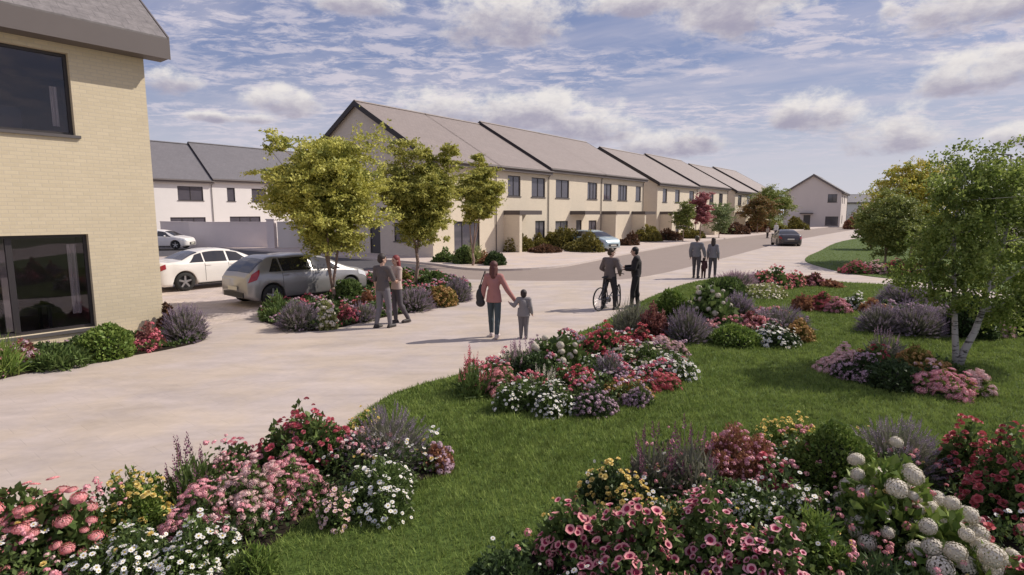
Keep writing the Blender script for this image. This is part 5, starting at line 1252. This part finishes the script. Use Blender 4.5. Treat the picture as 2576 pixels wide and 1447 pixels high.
def person(loc,face,H_,label,top=(.3,.3,.3),leg=(.05,.05,.06),hair=(.03,.02,.02),shoe=(.03,.03,.03),female=False,pose=None,hairlen=0,sleeve=1.0,toplen=0.0,z=0.0,child=False,coat=False,inner=None,skin=None):
    """local frame: faces +x, y left, z up; unit height 1.75 scaled"""
    k=H_/1.75; e=empty('person',(loc[0],loc[1],z),face,label,'person'); pose=pose or {}
    hw=.155 if female else .19; hp=.082 if female else .095
    J=dict(pel=(0,0,.95),wai=(0,0,1.10),che=(0,0,1.30),nek=(0,0,1.47),hed=(.01,0,1.635),
      shL=(0,hw,1.42),elL=(-.02,hw+.06,1.14),wrL=(.06,hw+.07,.89),shR=(0,-hw,1.42),elR=(-.02,-hw-.06,1.14),wrR=(.06,-hw-.07,.89),
      hiL=(0,hp,.92),knL=(.03,hp+.01,.50),anL=(-.01,hp+.01,.08),hiR=(0,-hp,.92),knR=(.03,-hp-.01,.50),anR=(-.01,-hp-.01,.08))
    J.update(pose); J={a:Vector(b) for a,b in J.items()}
    hs=1.30 if child else 1.04; q_=1.22 if child else 1.0
    vox=.011; LK[0]=q_
    b=MB()
    b.ball(J['pel'],.125,12,sq=(.85,1.15 if not female else 1.25,.9)); b.ball(J['wai'],.115,12,sq=(.8,1.15 if not female else 1.0,1.2)); b.ball(J['che'],.14,12,sq=(.78,1.15 if not female else 1.0,1.15))
    caps(b,J['pel'],J['che'],.11,.12); caps(b,J['shL'],J['shR'],.062,.062); caps(b,J['che'],J['nek'],.075,.055); caps(b,J['nek'],J['hed']-Vector((0,0,.05)),.05,.052)
    hd=J['hed']; turn=pose.get('turn',Vector((0,0,0)))[2] if 'turn' in pose else 0.0; T_=Matrix.Rotation(turn,3,'Z')
    def hpt(x,y,z_): return hd+T_@Vector((x,y,z_))*hs
    b.ball(hpt(0,0,.03),.088*hs,14,sq=(1.08,.88,1.08)); b.ball(hpt(.025,0,-.045),.062*hs,12,sq=(1.0,.85,1.05)); caps(b,hpt(.088,0,.02),hpt(.108,0,-.018),.009*hs,.014*hs,8)
    for s_ in (1,-1): b.ball(hpt(-.005,s_*.08,-.005),.024*hs,8,sq=(.7,.35,1.1))
    for s_,S_ in ((1,'L'),(-1,'R')):
        caps(b,J['sh'+S_],J['el'+S_],.05,.040); caps(b,J['el'+S_],J['wr'+S_],.040,.026)
        caps(b,J['hi'+S_],J['kn'+S_],.078 if female else .088,.054 if female else .058); caps(b,J['kn'+S_],J['an'+S_],.058,.038)
        b.ball(J['kn'+S_].lerp(J['an'+S_],.3)-Vector((.018,0,0)),.054,10,sq=(1,1,1.7))
        a=J['an'+S_]; caps(b,a-Vector((.03,0,.035)),a+Vector((.15,s_*.02,-.045)),.036,.028)
        # palm, four fingers of different length and a thumb
        w=J['wr'+S_]; d=(w-J['el'+S_]).normalized(); side=Vector((1,0,0))-d*d.x; side=side.normalized() if side.length>.2 else Vector((0,0,1)); nr=d.cross(side).normalized()*(-s_)
        caps(b,w,w+d*.055,.026,.030); 
        for i,(o_,L_) in enumerate(((.026,.070),(.009,.080),(-.009,.074),(-.026,.058))):
            k0=w+d*.075+side*o_; k1=k0+d*L_*.5+nr*.008; k2=k1+d*L_*.42+nr*.026; b.tube([w+d*.05+side*o_*.8,k0,k1,k2],[.011,.0105,.0095,.0075],7)
        b.tube([w+d*.025+side*.022,w+d*.055+side*.048,w+d*.085+side*.052+nr*.012],[.012,.011,.008],7)
    b.v=[(v[0]*k,v[1]*k,v[2]*k) for v in b.v]
    tint=skin or SKIN
    remeshed('body',b,.0085*k,tint,e,2)
    def scaled(mb): mb.v=[(v[0]*k,v[1]*k,v[2]*k) for v in mb.v]; return mb
    # trousers
    lm=mat('cloth_%d_%d_%d'%tuple(int(c*200) for c in leg),leg,.85,.15,7,bump=.2,bscale=60); tm_=mat('cloth_%d_%d_%d'%tuple(int(c*200) for c in top),top,.85,.12,6,bump=.2,bscale=50)
    t=MB(); g_=.014
    t.ball(J['pel'],.125+g_,12,sq=(.86,1.13 if not female else 1.2,.85)); 
    for S_ in 'LR':
        caps(t,J['hi'+S_],J['kn'+S_],(.078 if female else .088)+g_,.058+g_); caps(t,J['kn'+S_],J['an'+S_]+Vector((0,0,.03)),.058+g_,.040+g_); t.ball(J['kn'+S_].lerp(J['an'+S_],.3)-Vector((.018,0,0)),.054+g_,10,sq=(1,1,1.6))
    remeshed('trousers',scaled(t),.011*k,lm,e)
    t=MB(); g_=.02 if not coat else .032
    t.ball(J['wai'],.115+g_,12,sq=(.8,1.12 if not female else 1.0,1.2)); t.ball(J['che'],.14+g_,12,sq=(.78,1.12 if not female else 1.0,1.1)); caps(t,J['pel'].lerp(J['wai'],.4-toplen),J['che'],.112+g_,.115+g_); caps(t,J['shL'],J['shR'],.060+g_,.060+g_)
    t.ball(J['pel'].lerp(J['wai'],.35-toplen),.120+g_,12,sq=(.85,1.13,.7))
    caps(t,J['che'],J['nek']-Vector((0,0,.03)),.08,.062)
    for S_ in 'LR':
        caps(t,J['sh'+S_],J['el'+S_],.05+g_,.042+g_)
        if sleeve>.6: caps(t,J['el'+S_],J['el'+S_].lerp(J['wr'+S_],.93),.042+g_,.030+g_*.8)
    lo_=J['pel']+Vector((0,0,-.05-toplen*.25)); up_=J['wai']+Vector((0,0,.02)); hemr=(.162 if female else .160)*q_
    for i_ in range(1): t.add(*hem(lo_,up_,hemr,(.128 if female else .142)*q_,1.17 if female else 1.2))
    remeshed('jacket' if coat else 'shirt',scaled(t),.011*k,tm_,e)
    sm_=mat('shoe_%d_%d'%(int(shoe[0]*100),int(shoe[1]*100)),shoe,.6,.1)
    for s_,S_ in ((1,'L'),(-1,'R')):
        a=J['an'+S_]; t=MB(); caps(t,a-Vector((.035,0,.03)),a+Vector((.155,s_*.02,-.042)),.046,.038); t.box(a.x-.08,a.x+.19,a.y-.04,a.y+.045,a.z-.085,a.z-.05)
        remeshed('shoe',scaled(t),.011*k,sm_,e,1)
    hm=mat('hair_%d_%d'%(int(hair[0]*100),int(hair[1]*100)),hair,.6,.35,25,bump=.5,bscale=90)
    t=MB(); t.ball(hpt(-.016,0,.052),.098*hs,14,sq=(1.02,.93,.98)); t.ball(hpt(-.045,0,.0),.078*hs,12,sq=(.8,1.05,1.1))
    if hairlen: caps(t,hpt(-.05,0,-.01),hpt(-.085,0,-.05-hairlen),.078*hs,.062); caps(t,hpt(-.03,.06,-.02),hpt(-.06,.06,-.03-hairlen*.8),.04,.035); caps(t,hpt(-.03,-.06,-.02),hpt(-.06,-.06,-.03-hairlen*.8),.04,.035)
    remeshed('hair',scaled(t),.012*k,hm,e,2)
    ey=mat('eye_dark',(.03,.02,.02),.3,.1); mo=mat('lips',(.36,.13,.12),.5,.1)
    for s_ in (1,-1):
        t=MB(); t.ball(hpt(.083,s_*.032,.012),.0105*hs,8); scaled(t).build('eye',ey,e,True)
        t=MB(); c=hpt(.090,s_*.032,.036); t.tube([c+Vector((0,-.016,0)),c+Vector((.003,0,.004)),c+Vector((0,.016,0))],.004,5); scaled(t).build('eyebrow',hm,e,True)
    t=MB(); c=hpt(.083,0,-.052); t.tube([c-Vector((.006,.022,0)),c+Vector((.004,0,0)),c+Vector((-.006,.022,0))],.0065,6); scaled(t).build('mouth',mo,e,True)
    LK[0]=1.0
    return e,k
# woman in pink with the child, both walking away from the camera
wl=P(1243,850); W_ang=R(80)
e,k=person(wl,W_ang,1.66,'woman in a dusty pink jacket walking away, holding a child by the hand',top=(.38,.17,.155),leg=(.055,.075,.085),hair=(.10,.03,.025),female=True,hairlen=.14,toplen=.25,coat=False,shoe=(.5,.42,.4),
  pose=dict(wrR=(.10,-.48,.86),elR=(.02,-.31,1.12),knL=(.10,.09,.51),anL=(.10,.08,.10),knR=(-.02,-.09,.50),anR=(-.14,-.09,.11),elL=(-.03,.23,1.15),wrL=(.03,.27,.90)))
bg_=MB(); bg_.ball((0,-.02,-.02),.15,14,sq=(.45,.62,1.25)); bg_.ball((0,-.03,-.16),.12,12,sq=(.6,.9,.8)); bg_.ball((0,-.04,.17),.07,12,sq=(.5,.8,1.2)); bg_.v=[(v[0],v[1],v[2]+(.0)) for v in bg_.v]
ho=empty('handbag',wl+Vector((math.cos(W_ang+math.pi/2)*.33,math.sin(W_ang+math.pi/2)*.33,0)),W_ang,'black shoulder bag hanging at the left side of the woman in pink','handbag')
bo=remeshed('bag_body',bg_,.012,mat('black_leather',(.018,.016,.018),.5,.2,12),ho); bo.location=(0,.0,.93)
st_=MB(); st_.tube([(0.0,0,1.05),(-.02,-.06,1.25),(-.01,-.14,1.47),(.04,-.14,1.40),(.05,-.02,1.06)],.012,6); st_.build('strap',M_blk,ho,True)
cl_=P(1317,852); 
# child's left hand meets the woman's right hand
person(cl_,R(88),1.06,'small child in grey walking away at the hand of the woman in pink',top=(.24,.22,.22),leg=(.16,.145,.15),hair=(.03,.02,.018),shoe=(.12,.11,.11),child=True,toplen=.3,
  pose=dict(hed=(.01,0,1.60),wrL=(.06,.46,1.26),elL=(-.02,.34,1.20),wrR=(.03,-.30,.92),elR=(-.04,-.25,1.16),knL=(.05,.09,.5),anL=(.05,.09,.09),knR=(.02,-.09,.5),anR=(-.06,-.09,.09)))
# couple by the island
person(P(966,824),R(62),1.74,'man in a grey-brown shirt and grey trousers, seen from behind beside the planted island',top=(.10,.085,.085),leg=(.155,.145,.16),hair=(.035,.02,.018),shoe=(.035,.03,.03),sleeve=.4,
  pose=dict(elR=(.10,-.24,1.17),wrR=(.30,-.14,1.10),elL=(.0,.24,1.15),wrL=(.06,.27,.92),knR=(.06,-.12,.50),anR=(.06,-.14,.08),knL=(-.02,.10,.5),anL=(-.12,.12,.09),turn=(0,0,-.5)))
e,k=person(P(1000,812),R(225),1.66,'red-haired woman in a pale top and dark trousers, facing the man in grey',top=(.45,.35,.31),leg=(.075,.065,.075),hair=(.20,.03,.03),female=True,hairlen=.13,shoe=(.04,.03,.03),sleeve=.4,
  pose=dict(elR=(.05,-.22,1.18),wrR=(.24,-.08,1.12),elL=(.05,.22,1.18),wrL=(.25,.06,1.14),knL=(-.02,.12,.50),anL=(-.22,.16,.10),knR=(.03,-.06,.5),anR=(.03,-.03,.08)))
# person astride the bicycle and the man in black
bm_=bk0+(bk1-bk0).normalized()*.50; ba=yaw(bk0,bk1)
person(bm_,ba,1.72,'person in a dark grey jacket and black trousers standing astride the bicycle',top=(.13,.105,.10),leg=(.025,.022,.025),hair=(.05,.035,.02),shoe=(.03,.03,.03),coat=True,
  pose=dict(elR=(.04,-.30,1.17),wrR=(.25,-.18,1.03),elL=(.04,.30,1.17),wrL=(.25,.18,1.03),che=(.03,0,1.30),nek=(.05,0,1.46),hed=(.07,0,1.63),shL=(.04,.19,1.41),shR=(.04,-.19,1.41),knL=(.0,.18,.50),anL=(-.02,.20,.08),knR=(.0,-.18,.50),anR=(-.02,-.20,.08),turn=(0,0,-.7)))
person(P(1598,775),R(165),1.76,'man all in black standing beside the bicycle, looking at a phone in his hands',top=(.018,.014,.015),leg=(.02,.017,.018),hair=(.015,.012,.012),shoe=(.10,.11,.13),coat=True,
  pose=dict(elR=(.08,-.24,1.16),wrR=(.32,-.10,1.17),elL=(.06,.24,1.14),wrL=(.28,.12,1.12),knL=(.08,.11,.5),anL=(.10,.12,.09),knR=(-.02,-.10,.5),anR=(-.06,-.10,.09),nek=(.03,0,1.46),hed=(.06,0,1.61)))
ph=P(1598,775); fa=R(165); hp_=Vector((math.cos(fa)*.43-math.sin(fa)*.0,math.sin(fa)*.43,1.24))
m_=MB(); m_.box(-.005,.005,-.037,.037,-.075,.075); o=m_.build('phone',mat('phone_case',(.35,.35,.38),.3,.05)); o.location=ph+hp_; o.rotation_euler=(0,R(35),fa); tag(o,'small grey phone in the hands of the man in black','phone')
# family farther down the pavement
person(P(1750,700),R(60),1.76,'man in a grey jacket walking away with a toddler and a woman',top=(.18,.175,.19),leg=(.075,.065,.07),hair=(.06,.05,.03),coat=True,
  pose=dict(knL=(.08,.10,.5),anL=(.08,.10,.09),knR=(-.01,-.10,.5),anR=(-.10,-.10,.1),wrR=(.05,-.33,.92),elR=(0,-.29,1.15)))
person(P(1769,700),R(60),.86,'toddler in dark red between the man and woman walking down the pavement',top=(.07,.025,.028),leg=(.06,.025,.025),hair=(.03,.02,.02),child=True,toplen=.3,
  pose=dict(hed=(.01,0,1.58),wrL=(.02,.36,1.5),elL=(0,.30,1.42)))
person(P(1791,700),R(62),1.68,'woman in a pale grey top walking away right of the toddler',top=(.23,.215,.235),leg=(.09,.08,.09),hair=(.04,.025,.02),female=True,hairlen=.12,
  pose=dict(knR=(.08,-.10,.5),anR=(.08,-.10,.09),knL=(-.01,.10,.5),anL=(-.10,.10,.1)))
person(P(1951,597),R(200),1.72,'distant person in white beyond the dark saloon',top=(.72,.70,.68),leg=(.05,.05,.06),hair=(.4,.36,.32),coat=True,z=-.09)
person(P(1930,597),R(20),1.25,'distant child in beige beside the person in white',top=(.45,.38,.32),leg=(.06,.05,.05),hair=(.1,.07,.05),child=True,z=-.09)
